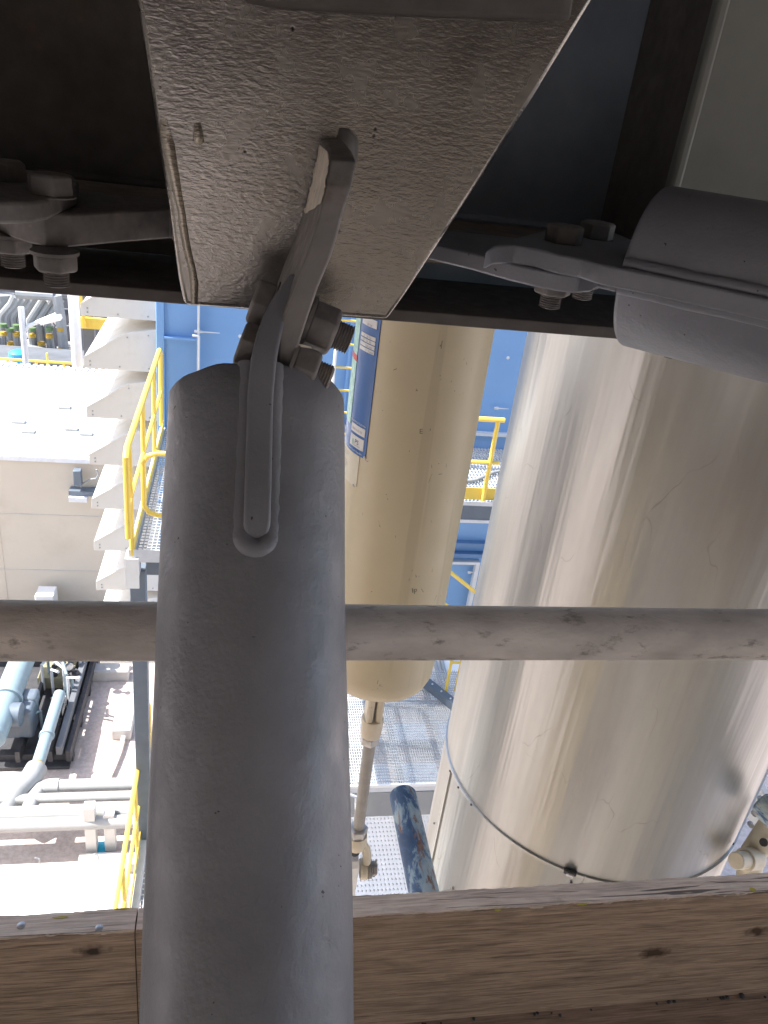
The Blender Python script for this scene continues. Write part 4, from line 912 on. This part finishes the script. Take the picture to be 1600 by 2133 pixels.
MB().box((1.4, 8.4, .8), (4.6, 12.6, .85)).build('under_sheet', M['roof'], t)
# strap next to shackle: curved grey frame at far left of opening
t = thing('pipe_clamp', (1.5, 7.3, 5), 'light grey clamp frame half hidden beside the rod, against the dark channel', 'clamp')
MB().tube([onY(x, y, 7.2) for x, y in [(728, 1655), (742, 1660), (743, 1700), (735, 1722), (726, 1726)]], .02, 8).build('frame', M['ltsteel'], t)

# ------------------------------------------------------------------ right bottom clevis group
t = thing('white_support_frame', tuple(P(1580, 1700, 3.3)), 'white bolted steel channel behind the lower right of the duct', 'frame')
a, b = P(1480, 1560, 3.3), P(1640, 1890, 3.0)
MB().beam(P(1585, 1600, 3.4), P(1475, 1830, 3.2), .12, .05, V(1, 0, .3)).build('channel', M['ltsteel'], t, bevel=.004)
MB().beam(P(1555, 1640, 3.5), P(1640, 1760, 3.4), .16, .04, V(0, 1, .5)).build('channel', M['white'], t, bevel=.004)
for x, y in [(1583, 1662), (1570, 1692), (1562, 1715)]:
    MB().lathe(P(x, y, 3.25), V(-.3, -1, .3), [(0, .012), (.02, .010)], 8).build('bolt', M['rod'], t)
t = thing('pipe_clevis', tuple(P(1560, 1790, 2.7)), 'beige clevis with a round pin low at the right edge behind the duct', 'clevis')
MB().tube([P(1620, 1700, 2.6), P(1590, 1745, 2.62), P(1570, 1775, 2.65), P(1560, 1815, 2.7), P(1560, 1850, 2.7)], .04, 14).build('arm', M['beige2'], t, smooth=60)
MB().cyl(P(1575, 1788, 2.62), P(1550, 1791, 2.57), .036, n=24).cyl(P(1553, 1791, 2.57), P(1533, 1793, 2.53), .027, n=24).build('pin', M['beige2'], t, bevel=.003)
MB().lathe(P(1592, 1755, 2.56), P(1500, 1730, 2.2)-P(1592, 1755, 2.56), [(0, .013), (.01, .013)], 14).build('socket', M['darkeq'], t)
t = thing('blue_tube_end', tuple(P(1600, 1700, 2.5)), 'dark blue painted tube end at the right edge above the clevis', 'tube')
MB().lathe(P(1583, 1668, 2.45), P(1720, 1800, 2.3)-P(1583, 1668, 2.45), [(0, .030), (.008, .042), (.5, .042)], 24).build('tube', M['rustblue'], t, smooth=50)

# ------------------------------------------------------------------ yellow steel placed behind the viewer for its reflection in the duct
t = thing('handrail', (-1.2, -2.2, 10), 'yellow handrail behind the viewer, seen only mirrored in the duct', 'railing', 'yellow handrails')
for x in (-3.5, -3.0, -2.2, -.9, .6, 2.0): MB().cyl(V(x, -2.3, 3), V(x, -2.3, 11.2), .05, n=10).build('post', M['yellow'], t)
MB().tube([V(-4, -2.3, 11.2), V(4, -2.3, 11.2)], .03).build('top_rail', M['yellow'], t)

t = thing('reflected_yellow_posts', (-4.6, -3.3, 0), 'yellow uprights added behind the viewer on the left for a yellow streak in the duct', 'mast')
for x, y in ((-4.75, -3.1), (-4.35, -3.55), (-5.6, -2.4)): MB().box((x-.11, y-.11, 0), (x+.11, y+.11, 9.5)).build('chord', M['yellow'], t)  # added wide posts so a yellow streak shows in the duct
